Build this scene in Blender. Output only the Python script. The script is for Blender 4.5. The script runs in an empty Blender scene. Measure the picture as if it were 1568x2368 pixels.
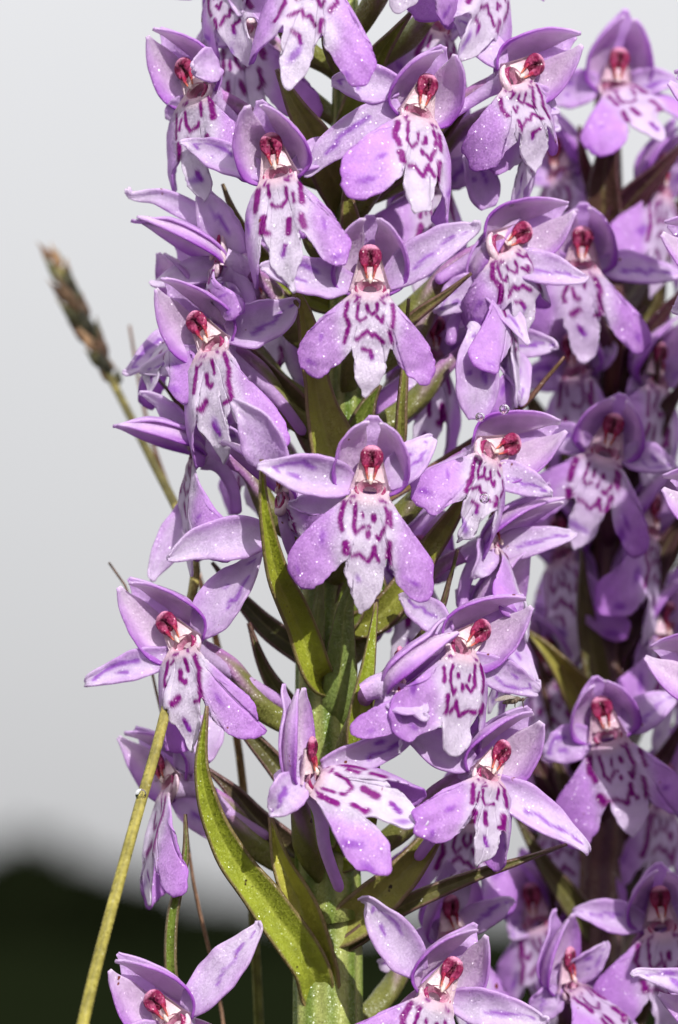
import bpy, math, random
import numpy as np

# ------------------------------------------------------------------ camera, world, sun, exposure
scene = bpy.context.scene
PPM = 31.36            # photograph pixels (1568 wide) per millimetre in the focus plane
CX, CY = 784.0, 1183.5
DIST = 280.0           # mm from lens to focus plane
PITCH = math.radians(6.5)
F0 = np.array([0.0, 0.0, 0.300])                      # centre of the focus plane in the world
AX = np.array([1.0, 0.0, 0.0])
AY = np.array([0.0, math.cos(PITCH), math.sin(PITCH)])
AZ = np.array([0.0, -math.sin(PITCH), math.cos(PITCH)])
B = np.stack([AX, AY, AZ], 1)

cam_d = bpy.data.cameras.new('camera')
cam = bpy.data.objects.new('camera', cam_d)
scene.collection.objects.link(cam)
cam.location = F0 - AY * DIST / 1000
cam.rotation_euler = (math.pi / 2 + PITCH, 0, 0)
cam_d.sensor_fit = 'VERTICAL'
cam_d.sensor_height = 36.0
cam_d.lens = 36.0 * DIST / (2367.0 / PPM)
cam_d.clip_start = 0.01
cam_d.clip_end = 3000
cam_d.dof.use_dof = True
cam_d.dof.focus_distance = (DIST + 1.8) / 1000
cam_d.dof.aperture_fstop = cam_d.lens / 5.6
scene.camera = cam

SUN_AZ = math.radians(19)      # to the right of the camera, behind it
SUN_EL = math.radians(30)
world = bpy.data.worlds.new('World')
scene.world = world
world.use_nodes = True
wn, wl = world.node_tree.nodes, world.node_tree.links
bg = wn['Background']
sky = wn.new('ShaderNodeTexSky')
sky.sky_type = 'NISHITA'
sky.sun_disc = False
sky.sun_elevation = SUN_EL
sky.sun_rotation = math.pi - SUN_AZ
sky.dust_density = 3.0
hsv = wn.new('ShaderNodeHueSaturation')
hsv.inputs['Saturation'].default_value = 0.25
wl.new(sky.outputs[0], hsv.inputs['Color'])
tc = wn.new('ShaderNodeTexCoord')
cn = wn.new('ShaderNodeTexNoise')
cn.inputs['Scale'].default_value = 2.5
cn.inputs['Detail'].default_value = 4
wl.new(tc.outputs['Generated'], cn.inputs['Vector'])
cr_ = wn.new('ShaderNodeValToRGB')
cr_.color_ramp.elements[0].position = 0.3
cr_.color_ramp.elements[0].color = (0.71, 0.715, 0.735, 1)
cr_.color_ramp.elements[1].position = 0.7
cr_.color_ramp.elements[1].color = (0.78, 0.778, 0.79, 1)
wl.new(cn.outputs['Fac'], cr_.inputs['Fac'])
# overcast luminance: the zenith is about three times as bright as the horizon
sz = wn.new('ShaderNodeSeparateXYZ')
wl.new(tc.outputs['Generated'], sz.inputs[0])
mz = wn.new('ShaderNodeMath'); mz.operation = 'MAXIMUM'; mz.inputs[1].default_value = 0.0
wl.new(sz.outputs['Z'], mz.inputs[0])
oz = wn.new('ShaderNodeMath'); oz.operation = 'MULTIPLY_ADD'
oz.inputs[1].default_value = 2.0 * 8.2; oz.inputs[2].default_value = 8.2
wl.new(mz.outputs[0], oz.inputs[0])
cm = wn.new('ShaderNodeVectorMath'); cm.operation = 'SCALE'
wl.new(cr_.outputs[0], cm.inputs[0])
wl.new(oz.outputs[0], cm.inputs['Scale'])
mx = wn.new('ShaderNodeMixRGB')
mx.inputs['Fac'].default_value = 0.9
wl.new(hsv.outputs[0], mx.inputs[1])
wl.new(cm.outputs[0], mx.inputs[2])
wl.new(mx.outputs[0], bg.inputs['Color'])
bg.inputs['Strength'].default_value = 0.09

sun_d = bpy.data.lights.new('sun', 'SUN')
sun_d.energy = 4.6
sun_d.angle = math.radians(0.6)
sun_d.color = (1.0, 0.98, 0.955)
sun = bpy.data.objects.new('sun', sun_d)
scene.collection.objects.link(sun)
sun.location = (2, -3, 4)
sun.rotation_euler = (math.pi / 2 - SUN_EL, 0, SUN_AZ)

vs = scene.view_settings
vs.view_transform = 'Standard'
vs.look = 'None'
vs.gamma = 1
vs.exposure = 0.08
vs.use_curve_mapping = False
scene.render.engine = 'CYCLES'
scene.cycles.max_bounces = 6
scene.cycles.diffuse_bounces = 2
scene.cycles.glossy_bounces = 2
scene.cycles.transmission_bounces = 5
scene.cycles.transparent_max_bounces = 6

# ------------------------------------------------------------------ helpers
rng = np.random.default_rng(7)
random.seed(7)
col = scene.collection


def P(px, py, d=0.0):
    """photo pixel + depth behind the focus plane (mm) -> plant space (mm: right, away, up)"""
    k = (DIST + d) / DIST
    return np.array([(px - CX) / PPM * k, d, (CY - py) / PPM * k])


def W(v):
    return F0 + (np.asarray(v) @ B.T) / 1000.0


def lin(c):
    c = np.asarray(c, float) / 255.0
    return np.where(c <= 0.04045, c / 12.92, ((c + 0.055) / 1.055) ** 2.4)


def sst(a, b, x):
    t = np.clip((np.asarray(x, float) - a) / (b - a), 0, 1)
    return t * t * (3 - 2 * t)


def mixc(c0, c1, f):
    f = np.asarray(f)[..., None]
    return np.asarray(c0) * (1 - f) + np.asarray(c1) * f


def cr(pts, n, closed=False):
    p = np.asarray(pts, float)
    p = np.vstack([2 * p[0] - p[1], p, 2 * p[-1] - p[-2]])
    seg = len(p) - 3
    k = 24
    out = []
    for i in range(seg):
        t = np.linspace(0, 1, k, endpoint=False)[:, None]
        a, b, c, d = p[i], p[i + 1], p[i + 2], p[i + 3]
        out.append(0.5 * (2 * b + (c - a) * t + (2 * a - 5 * b + 4 * c - d) * t ** 2 + (3 * b - a - 3 * c + d) * t ** 3))
    out = np.vstack(out + [p[-2][None]])
    L = np.r_[0, np.cumsum(np.linalg.norm(np.diff(out[:, :min(3, out.shape[1])], axis=0), axis=1))]
    s = np.linspace(0, L[-1], n)
    return np.stack([np.interp(s, L, out[:, j]) for j in range(out.shape[1])], 1)


def snoise(x, y, seed, freq=1.0, oct_=3):
    r = np.random.default_rng(seed)
    x, y = np.broadcast_arrays(np.asarray(x, float), np.asarray(y, float))
    v = np.zeros(x.shape)
    a, f = 1.0, freq
    for _ in range(oct_):
        for _ in range(3):
            th = r.uniform(0, 2 * math.pi)
            v += a * np.sin(f * (x * math.cos(th) + y * math.sin(th)) * r.uniform(.7, 1.4) + r.uniform(0, 6.28)) / 3
        a *= 0.5
        f *= 2.1
    return v


def rot(yaw, pitch, roll):
    y, p, r = map(math.radians, (yaw, pitch, roll))
    Rz = np.array([[math.cos(y), -math.sin(y), 0], [math.sin(y), math.cos(y), 0], [0, 0, 1]])
    p = -p
    Rx = np.array([[1, 0, 0], [0, math.cos(p), -math.sin(p)], [0, math.sin(p), math.cos(p)]])
    p = -p
    Rx = np.array([[1, 0, 0], [0, math.cos(p), math.sin(p)], [0, -math.sin(p), math.cos(p)]])
    Ry = np.array([[math.cos(r), 0, math.sin(r)], [0, 1, 0], [-math.sin(r), 0, math.cos(r)]])
    return Rz @ Rx @ Ry


# ------------------------------------------------------------------ materials
def nodes_of(name):
    m = bpy.data.materials.new(name)
    m.use_nodes = True
    nt = m.node_tree
    for n in list(nt.nodes):
        nt.nodes.remove(n)
    out = nt.nodes.new('ShaderNodeOutputMaterial')
    return m, nt.nodes, nt.links, out


def tissue(name, rough=0.42, trans=0.3, spec=0.4, cell=9000, bump=0.35, mottle=0.12, speck=None, sparkle=0.25, sat=1.0):
    """plant tissue: pigment from the mesh colours, fine papillose cells, some light passing through"""
    m, N, L, out = nodes_of(name)
    at = N.new('ShaderNodeAttribute'); at.attribute_name = 'Col'
    tcn = N.new('ShaderNodeTexCoord')
    n1 = N.new('ShaderNodeTexNoise'); n1.inputs['Scale'].default_value = 900; n1.inputs['Detail'].default_value = 2
    L.new(tcn.outputs['Object'], n1.inputs['Vector'])
    mr = N.new('ShaderNodeMapRange')
    mr.inputs['From Min'].default_value = 0.3; mr.inputs['From Max'].default_value = 0.7
    mr.inputs['To Min'].default_value = 1 - mottle; mr.inputs['To Max'].default_value = 1 + mottle * 0.6
    L.new(n1.outputs['Fac'], mr.inputs['Value'])
    vm = N.new('ShaderNodeVectorMath'); vm.operation = 'SCALE'
    L.new(at.outputs['Color'], vm.inputs[0]); L.new(mr.outputs[0], vm.inputs['Scale'])
    colour = vm.outputs[0]
    vo = N.new('ShaderNodeTexVoronoi'); vo.inputs['Scale'].default_value = cell
    L.new(tcn.outputs['Object'], vo.inputs['Vector'])
    if speck is not None:
        gt = N.new('ShaderNodeMapRange')
        gt.inputs['From Min'].default_value = 0.735; gt.inputs['From Max'].default_value = 0.765
        L.new(n1.outputs['Fac'], gt.inputs['Value'])
        m2 = N.new('ShaderNodeMixRGB'); m2.inputs[2].default_value = (*speck, 1)
        L.new(gt.outputs[0], m2.inputs['Fac']); L.new(colour, m2.inputs[1])
        colour = m2.outputs[0]
    bs = N.new('ShaderNodeBsdfPrincipled')
    L.new(colour, bs.inputs['Base Color'])
    bs.inputs['Roughness'].default_value = rough
    bs.inputs['Specular IOR Level'].default_value = spec
    # papillae: every cell faces its own way and now and then one catches the sun
    sb = N.new('ShaderNodeVectorMath'); sb.operation = 'SUBTRACT'; sb.inputs[1].default_value = (.5, .5, .5)
    L.new(vo.outputs['Color'], sb.inputs[0])
    geo = N.new('ShaderNodeNewGeometry')
    ma = N.new('ShaderNodeVectorMath'); ma.operation = 'MULTIPLY_ADD'; ma.inputs[1].default_value = (1.1, 1.1, 1.1)
    L.new(sb.outputs[0], ma.inputs[0]); L.new(geo.outputs['Normal'], ma.inputs[2])
    nm = N.new('ShaderNodeVectorMath'); nm.operation = 'NORMALIZE'
    L.new(ma.outputs[0], nm.inputs[0])
    bs.inputs['Coat Weight'].default_value = sparkle
    bs.inputs['Coat Roughness'].default_value = 0.22
    mb_ = N.new('ShaderNodeVectorMath'); mb_.operation = 'MULTIPLY_ADD'; mb_.inputs[1].default_value = (bump, bump, bump)
    L.new(sb.outputs[0], mb_.inputs[0]); L.new(geo.outputs['Normal'], mb_.inputs[2])
    nb = N.new('ShaderNodeVectorMath'); nb.operation = 'NORMALIZE'
    L.new(mb_.outputs[0], nb.inputs[0])
    L.new(nb.outputs[0], bs.inputs['Normal'])
    L.new(nm.outputs[0], bs.inputs['Coat Normal'])
    if trans > 0:
        tr = N.new('ShaderNodeBsdfTranslucent')
        L.new(colour, tr.inputs['Color'])
        ms = N.new('ShaderNodeMixShader'); ms.inputs[0].default_value = trans
        L.new(bs.outputs[0], ms.inputs[1]); L.new(tr.outputs[0], ms.inputs[2])
        L.new(ms.outputs[0], out.inputs['Surface'])
    else:
        L.new(bs.outputs[0], out.inputs['Surface'])
    return m


M_PETAL = tissue('petal_tissue', 0.5, 0.5, 0.3, 9500, 0.35, 0.08, speck=(0.25, 0.06, 0.03), sparkle=.45)
M_LEAF = tissue('leaf_tissue', 0.42, 0.2, 0.35, 9500, 0.45, 0.16, speck=(0.05, 0.03, 0.01), sparkle=.32)
M_STEM = tissue('stem_tissue', 0.4, 0.0, 0.3, 9500, 0.5, 0.14, sparkle=.28)
M_WET = tissue('column_tissue', 0.34, 0.3, 0.5, 9000, 0.4, 0.12, sparkle=0.5)
M_ANTHER = tissue('anther_tissue', 0.6, 0.05, 0.25, 7000, 0.9, 0.3, sparkle=0.3)
M_DRY = tissue('dry_tissue', 0.6, 0.1, 0.3, 6000, 0.6, 0.35, sparkle=0.05)


def water_mat():
    m, N, L, out = nodes_of('water')
    g = N.new('ShaderNodeBsdfPrincipled')
    g.inputs['Base Color'].default_value = (1, 1, 1, 1)
    g.inputs['Roughness'].default_value = 0.0
    g.inputs['IOR'].default_value = 1.33
    g.inputs['Transmission Weight'].default_value = 1.0
    L.new(g.outputs[0], out.inputs['Surface'])
    return m


M_WATER = water_mat()


def wing_mat():
    m, N, L, out = nodes_of('wing_membrane')
    g = N.new('ShaderNodeBsdfPrincipled')
    tcn = N.new('ShaderNodeTexCoord')
    nz = N.new('ShaderNodeTexNoise'); nz.inputs['Scale'].default_value = 3000
    L.new(tcn.outputs['Object'], nz.inputs['Vector'])
    rp = N.new('ShaderNodeValToRGB')
    rp.color_ramp.elements[0].color = (0.25, 0.2, 0.15, 1); rp.color_ramp.elements[1].color = (0.5, 0.45, 0.4, 1)
    L.new(nz.outputs['Fac'], rp.inputs['Fac']); L.new(rp.outputs[0], g.inputs['Base Color'])
    g.inputs['Roughness'].default_value = 0.25
    g.inputs['Alpha'].default_value = 0.55
    L.new(g.outputs[0], out.inputs['Surface'])
    return m


M_WING = wing_mat()


def ground_mat():
    m, N, L, out = nodes_of('meadow')
    g = N.new('ShaderNodeBsdfPrincipled')
    tcn = N.new('ShaderNodeTexCoord')
    nz = N.new('ShaderNodeTexNoise'); nz.inputs['Scale'].default_value = 0.35; nz.inputs['Detail'].default_value = 12
    L.new(tcn.outputs['Object'], nz.inputs['Vector'])
    rp = N.new('ShaderNodeValToRGB')
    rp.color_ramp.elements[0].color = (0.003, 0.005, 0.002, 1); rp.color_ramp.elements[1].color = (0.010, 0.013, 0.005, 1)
    L.new(nz.outputs['Fac'], rp.inputs['Fac']); L.new(rp.outputs[0], g.inputs['Base Color'])
    g.inputs['Roughness'].default_value = 0.95
    g.inputs['Specular IOR Level'].default_value = 0.0
    L.new(g.outputs[0], out.inputs['Surface'])
    return m


def wood_mat():
    m, N, L, out = nodes_of('dark_foliage')
    g = N.new('ShaderNodeBsdfPrincipled')
    tcn = N.new('ShaderNodeTexCoord')
    nz = N.new('ShaderNodeTexNoise'); nz.inputs['Scale'].default_value = 0.6; nz.inputs['Detail'].default_value = 8
    L.new(tcn.outputs['Object'], nz.inputs['Vector'])
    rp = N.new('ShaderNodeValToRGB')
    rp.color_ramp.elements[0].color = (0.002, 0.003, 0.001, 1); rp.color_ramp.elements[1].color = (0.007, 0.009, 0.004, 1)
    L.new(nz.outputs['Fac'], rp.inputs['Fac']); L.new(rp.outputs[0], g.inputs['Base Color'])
    g.inputs['Roughness'].default_value = 1.0
    g.inputs['Specular IOR Level'].default_value = 0.0
    L.new(g.outputs[0], out.inputs['Surface'])
    return m


# ------------------------------------------------------------------ object makers
WLOC = {}


def empty(name, wloc):
    o = bpy.data.objects.new(name, None)
    o.empty_display_size = 0.01
    o.location = wloc
    col.objects.link(o)
    WLOC[o.name] = np.asarray(wloc, float)
    return o


def raw_obj(name, verts_w, faces, mat, parent=None, cols=None, origin=None, solid=0.0):
    verts_w = np.asarray(verts_w, float)
    if origin is None:
        origin = verts_w.mean(0)
    me = bpy.data.meshes.new(name)
    v = (verts_w - origin)
    me.from_pydata(v.tolist(), [], faces)
    if cols is not None:
        a = me.color_attributes.new('Col', 'FLOAT_COLOR', 'POINT')
        c4 = np.ones((len(v), 4), np.float32)
        c4[:, :3] = np.clip(cols, 0, 1)
        a.data.foreach_set('color', c4.ravel())
    me.polygons.foreach_set('use_smooth', np.ones(len(me.polygons), bool))
    me.materials.append(mat)
    me.update()
    o = bpy.data.objects.new(name, me)
    col.objects.link(o)
    WLOC[o.name] = origin
    if parent is not None:
        o.parent = parent
        o.location = origin - WLOC[parent.name]
    else:
        o.location = origin
    if solid > 0:
        md = o.modifiers.new('thickness', 'SOLIDIFY')
        md.thickness = solid / 1000
        md.offset = 0
    return o


def gfaces(n, m, wrap=False, off=0):
    i, j = np.meshgrid(np.arange(n - 1), np.arange(m if wrap else m - 1), indexing='ij')
    j2 = (j + 1) % m
    f = np.stack([i * m + j, i * m + j2, (i + 1) * m + j2, (i + 1) * m + j], -1).reshape(-1, 4) + off
    return f.tolist()


class MB:
    """collects grids (plant space, mm) into one mesh"""
    def __init__(s):
        s.v, s.c, s.f, s.n = [], [], [], 0

    def grid(s, V, C, wrap=False):
        n, m = V.shape[:2]
        C = np.broadcast_to(np.asarray(C, float), V.shape)
        s.v.append(V.reshape(-1, 3)); s.c.append(C.reshape(-1, 3))
        s.f += gfaces(n, m, wrap, s.n)
        s.n += n * m
        return s

    def build(s, name, mat, parent, solid=0.0, origin=None):
        v = W(np.vstack(s.v))
        return raw_obj(name, v, s.f, mat, parent, np.vstack(s.c), None if origin is None else W(origin), solid)


def frames(C, hint):
    T = np.gradient(C, axis=0)
    T /= np.linalg.norm(T, axis=1)[:, None] + 1e-9
    h = np.broadcast_to(np.asarray(hint, float), C.shape)
    Nn = h - (h * T).sum(1)[:, None] * T
    Nn /= np.linalg.norm(Nn, axis=1)[:, None] + 1e-9
    S = np.cross(T, Nn)
    return T, Nn, S


def tube_grid(pts, radii, nu=24, nv=12, ribs=0, rib_amp=0.0, twist=0.0, flat=1.0):
    C = cr(pts, nu)
    r = np.interp(np.linspace(0, 1, nu), np.linspace(0, 1, len(radii)), radii)
    T, Nn, S = frames(C, (0.13, -1, 0.21))
    a = np.linspace(0, 2 * math.pi, nv, endpoint=False)
    u = np.linspace(0, 1, nu)[:, None]
    aa = a[None] + twist * u
    rr = r[:, None] * (1 + rib_amp * np.cos(ribs * a[None]))
    V = C[:, None] + rr[..., None] * (np.cos(aa)[..., None] * S[:, None] + flat * np.sin(aa)[..., None] * Nn[:, None])
    return V, np.broadcast_to(u, rr.shape), np.broadcast_to(a[None], rr.shape)


def ribbon_grid(pts, widths, hint=(0, -1, 0), nu=40, nv=15, cup=0.25, wave=0.0, seed=0, twist=0.0, fold=0.0, wfreq=1.0):
    """leaf or petal surface along a centre line; cup > 0 turns the edges towards the hint side"""
    C = cr(pts, nu)
    u = np.linspace(0, 1, nu)
    w = np.interp(u, np.linspace(0, 1, len(widths)), widths)
    k = np.array([1, 2, 3, 2, 1]) / 9.0
    wp = np.r_[w[0], w[0], w, w[-1], w[-1]]
    w2 = np.convolve(wp, k, 'valid')
    w2[0], w2[-1] = w[0], w[-1]
    w = w2
    T, Nn, S = frames(C, hint)
    tw = twist * u
    S2 = np.cos(tw)[:, None] * S + np.sin(tw)[:, None] * Nn
    N2 = -np.sin(tw)[:, None] * S + np.cos(tw)[:, None] * Nn
    v = np.linspace(-1, 1, nv)
    U, Vv = np.meshgrid(u, v, indexing='ij')
    hw = w[:, None] / 2
    edge = 1 + 0.07 * snoise(U * 9 * wfreq, Vv * 0.6, seed + 5, 1.6, 2) * sst(0.5, 1, np.abs(Vv)) * (1 if wave else 0.3)
    prof = cup * Vv ** 2 + fold * np.abs(Vv)
    wv = wave * snoise(U * 6 * wfreq, Vv * 1.6, seed, 1.3, 3) * (0.35 + np.abs(Vv) ** 1.5)
    V = C[:, None] + (hw * Vv * edge * (1 - 0.12 * abs(cup)))[..., None] * S2[:, None] + (hw * prof + wv)[..., None] * N2[:, None]
    return V, U, Vv


# ------------------------------------------------------------------ pigments
WHITE = lin((240, 228, 246))
PALE = lin((232, 210, 242))
PINKW = lin((244, 216, 228))
LILAC = lin((223, 176, 239))
MAUVE = lin((214, 152, 234))
VIOLET = lin((180, 86, 210))
MARK = lin((146, 6, 138))
MARKV = lin((158, 62, 202))
CRIM = lin((144, 28, 78))
GREEN = lin((150, 160, 50))
GREEN2 = lin((118, 134, 52))
YGREEN = lin((190, 190, 100))
OLIVE = lin((112, 108, 62))
BROWNP = lin((92, 62, 66))
DARKP = lin((86, 50, 58))

# ------------------------------------------------------------------ the lip
LIP_OUT = np.array([(-0.95, 0.15), (-1.45, -0.5), (-1.72, -1.1), (-2.4, -1.85), (-3.7, -2.7), (-5.15, -4.0), (-5.9, -5.0),
                    (-5.85, -6.2), (-5.2, -7.2), (-3.95, -7.7), (-2.9, -7.0), (-2.05, -5.8), (-1.5, -4.95), (-1.36, -5.9), (-1.15, -7.7),
                    (-0.35, -9.3), (0.1, -9.2), (1.05, -7.8), (1.3, -6.0), (1.5, -5.05), (2.2, -6.4), (3.1, -7.6), (4.2, -8.2), (5.1, -7.7),
                    (5.35, -6.7), (4.9, -5.4), (3.9, -4.1), (2.75, -2.75), (2.0, -1.75), (1.62, -1.05), (1.4, -0.5), (0.95, 0.15)])

MARKS = {
    'A': [([(-1.79, -1.3), (-2.05, -2.4), (-1.85, -3.2)], .42), ([(-1.12, -1.2), (-1.2, -2.8), (-.9, -3.3), (-.4, -2.8)], .26),
          ([(-.33, -1.95), (-.3, -2.45)], .2), ([(.4, -2.1), (.42, -2.4)], .36), ([(-.04, -3.2), (-.02, -3.45)], .32), ([(0.02, -2.8), (0.03, -2.84)], .16),
          ([(1.06, -1.35), (1.25, -2.0), (1.25, -2.65)], .26), ([(1.15, -2.8), (.8, -3.8), (.55, -3.4)], .28),
          ([(1.7, -1.7), (1.75, -2.9)], .3), ([(1.5, -3.85), (1.45, -5.3)], .36), ([(-1.95, -4.2), (-1.75, -4.75)], .6),
          ([(-1.2, -4.95), (-.66, -4.85), (.07, -5.45), (.5, -4.6), (.95, -5.3)], .3), ([(.55, -4.3), (.52, -4.8)], .34),
          ([(-1.3, -.75), (-.95, -.65)], .16), ([(.85, -.85), (1.3, -.95)], .2), ([(-1.45, -1.0), (-1.4, -1.2)], .12)],
    'B': [([(-1.65, -1.2), (-1.85, -2.25), (-1.65, -3.3), (-2.0, -4.7)], .34), ([(-1.1, -1.3), (-1.2, -2.5), (-.9, -3), (-.45, -2.5)], .26),
          ([(-.33, -1.6), (-.26, -2.1), (.13, -2.55), (.46, -2.1), (.33, -1.5)], .24), ([(.85, -1.2), (1.25, -1.6)], .2), ([(.72, -2.6), (1, -3.1), (1.15, -2.6)], .28),
          ([(1.7, -1.6), (1.88, -2.5), (1.68, -3.4)], .32), ([(-1.1, -4.3), (-.3, -3.6), (0, -4.1), (.4, -4), (1, -4.6)], .3),
          ([(1.3, -4.0), (1.36, -4.9)], .36), ([(-.8, -5.2), (-.2, -5.4), (-.05, -6.0)], .3), ([(-1.2, -.7), (-.8, -.95)], .16), ([(.8, -1.0), (1.3, -.7)], .18),
          ([(-1.1, -1.3), (-.75, -1.2)], .16)],
    'C': [([(-1.6, -1.3), (-1.75, -3.2)], .34), ([(-.75, -1.5), (-.8, -2.4), (-.3, -3), (.4, -2.7), (.45, -2.5)], .27), ([(.55, -1.0), (.65, -1.9)], .24),
          ([(1.3, -1.1), (1.6, -2.6)], .44), ([(-.55, -3.9), (-.4, -4.9)], .48), ([(1.25, -3.7), (1.4, -4.9), (1.0, -5.0)], .46), ([(-1.65, -4.0), (-1.75, -5.1)], .42),
          ([(-1.2, -2.0), (-1.3, -2.9)], .24), ([(-1.2, -.6), (-.7, -.7)], .2), ([(-.9, -1.2), (-.5, -1.1)], .15), ([(-.1, -6.2), (.15, -6.9)], .36),
          ([(.9, -.6), (1.2, -1.0)], .14)],
    'D': [([(1.2, -1.2), (1.5, -2.4), (1.45, -3.6), (1.6, -4.9), (1.0, -5.0)], .36), ([(.45, -1.2), (.5, -2.2)], .24), ([(-.35, -2.2), (-.35, -3.0), (.05, -3.3), (.12, -3.1)], .34),
          ([(-1.3, -1.4), (-1.6, -2.8), (-1.5, -3.4)], .3), ([(-.95, -.9), (-.3, -.75)], .15), ([(-1.05, -1.4), (-.6, -1.2)], .16), ([(-1.0, -4.8), (-.4, -4.4)], .62),
          ([(-.3, -6.1), (.1, -6.9)], .34), ([(.7, -.7), (.75, -1.0)], .16)],
}
SPOTS = [(-4.5, -6.6), (3.5, -7.2), (-3.3, -4.2), (3.2, -5.4), (-0.6, -6.9)]


def lip_colour(x, z, kind, seed):
    r = np.random.default_rng(seed)
    ax = np.abs(x)
    base = mixc(WHITE, LILAC, sst(1.5, 3.0, ax + 0.35 * snoise(x, z, seed, 1.2, 2)))
    base = mixc(base, MAUVE, 0.75 * sst(3.0, 5.8, ax + 0.5 * snoise(x, z, seed + 1, .9, 2)))
    base = mixc(base, PINKW, sst(-1.6, -0.6, z))
    flip = r.random() < 0.4
    jit = 0.10
    best = np.full(x.shape, 9.0)
    for pts, w in MARKS[kind]:
        p = np.array(pts) + r.normal(0, jit, (1, 2)) + r.normal(0, 0.05, (len(pts), 2))
        if flip:
            p[:, 0] *= -1
        w = w * r.uniform(.85, 1.2)
        for a, b in zip(p[:-1], p[1:]):
            d = b - a
            t = np.clip(((x - a[0]) * d[0] + (z - a[1]) * d[1]) / (d @ d + 1e-9), 0, 1)
            dist = np.hypot(x - a[0] - t * d[0], z - a[1] - t * d[1]) - w / 2
            best = np.minimum(best, dist)
    best = best + 0.05 * snoise(x, z, seed + 2, 7, 2)
    halo = np.exp(-np.clip(best, 0, 9) / 0.22) * 0.18
    base = mixc(base, MARKV, halo)
    deep = mixc(MARK, MARKV, 0.75 * sst(5.2, 7, -z))
    m = 1 - sst(-0.05, 0.09, best)
    base = base * (1 - m[..., None]) + deep * m[..., None]
    sp = np.full(x.shape, 9.0)
    for q in SPOTS:
        if r.random() < 0.55:
            q = np.array(q) + r.normal(0, .4, 2)
            th_ = r.uniform(0, 3.14); ca, sa = math.cos(th_), math.sin(th_)
            ex, ez = (x - q[0]) * ca + (z - q[1]) * sa, -(x - q[0]) * sa + (z - q[1]) * ca
            sp = np.minimum(sp, np.hypot(ex * .5, ez * r.uniform(1.0, 1.7)) - r.uniform(.05, .28))
    m = 0.75 * (1 - sst(-0.12, 0.32, sp + 0.16 * snoise(x, z, seed + 3, 4, 2)))
    return base * (1 - m[..., None]) + MARKV * m[..., None]


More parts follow.
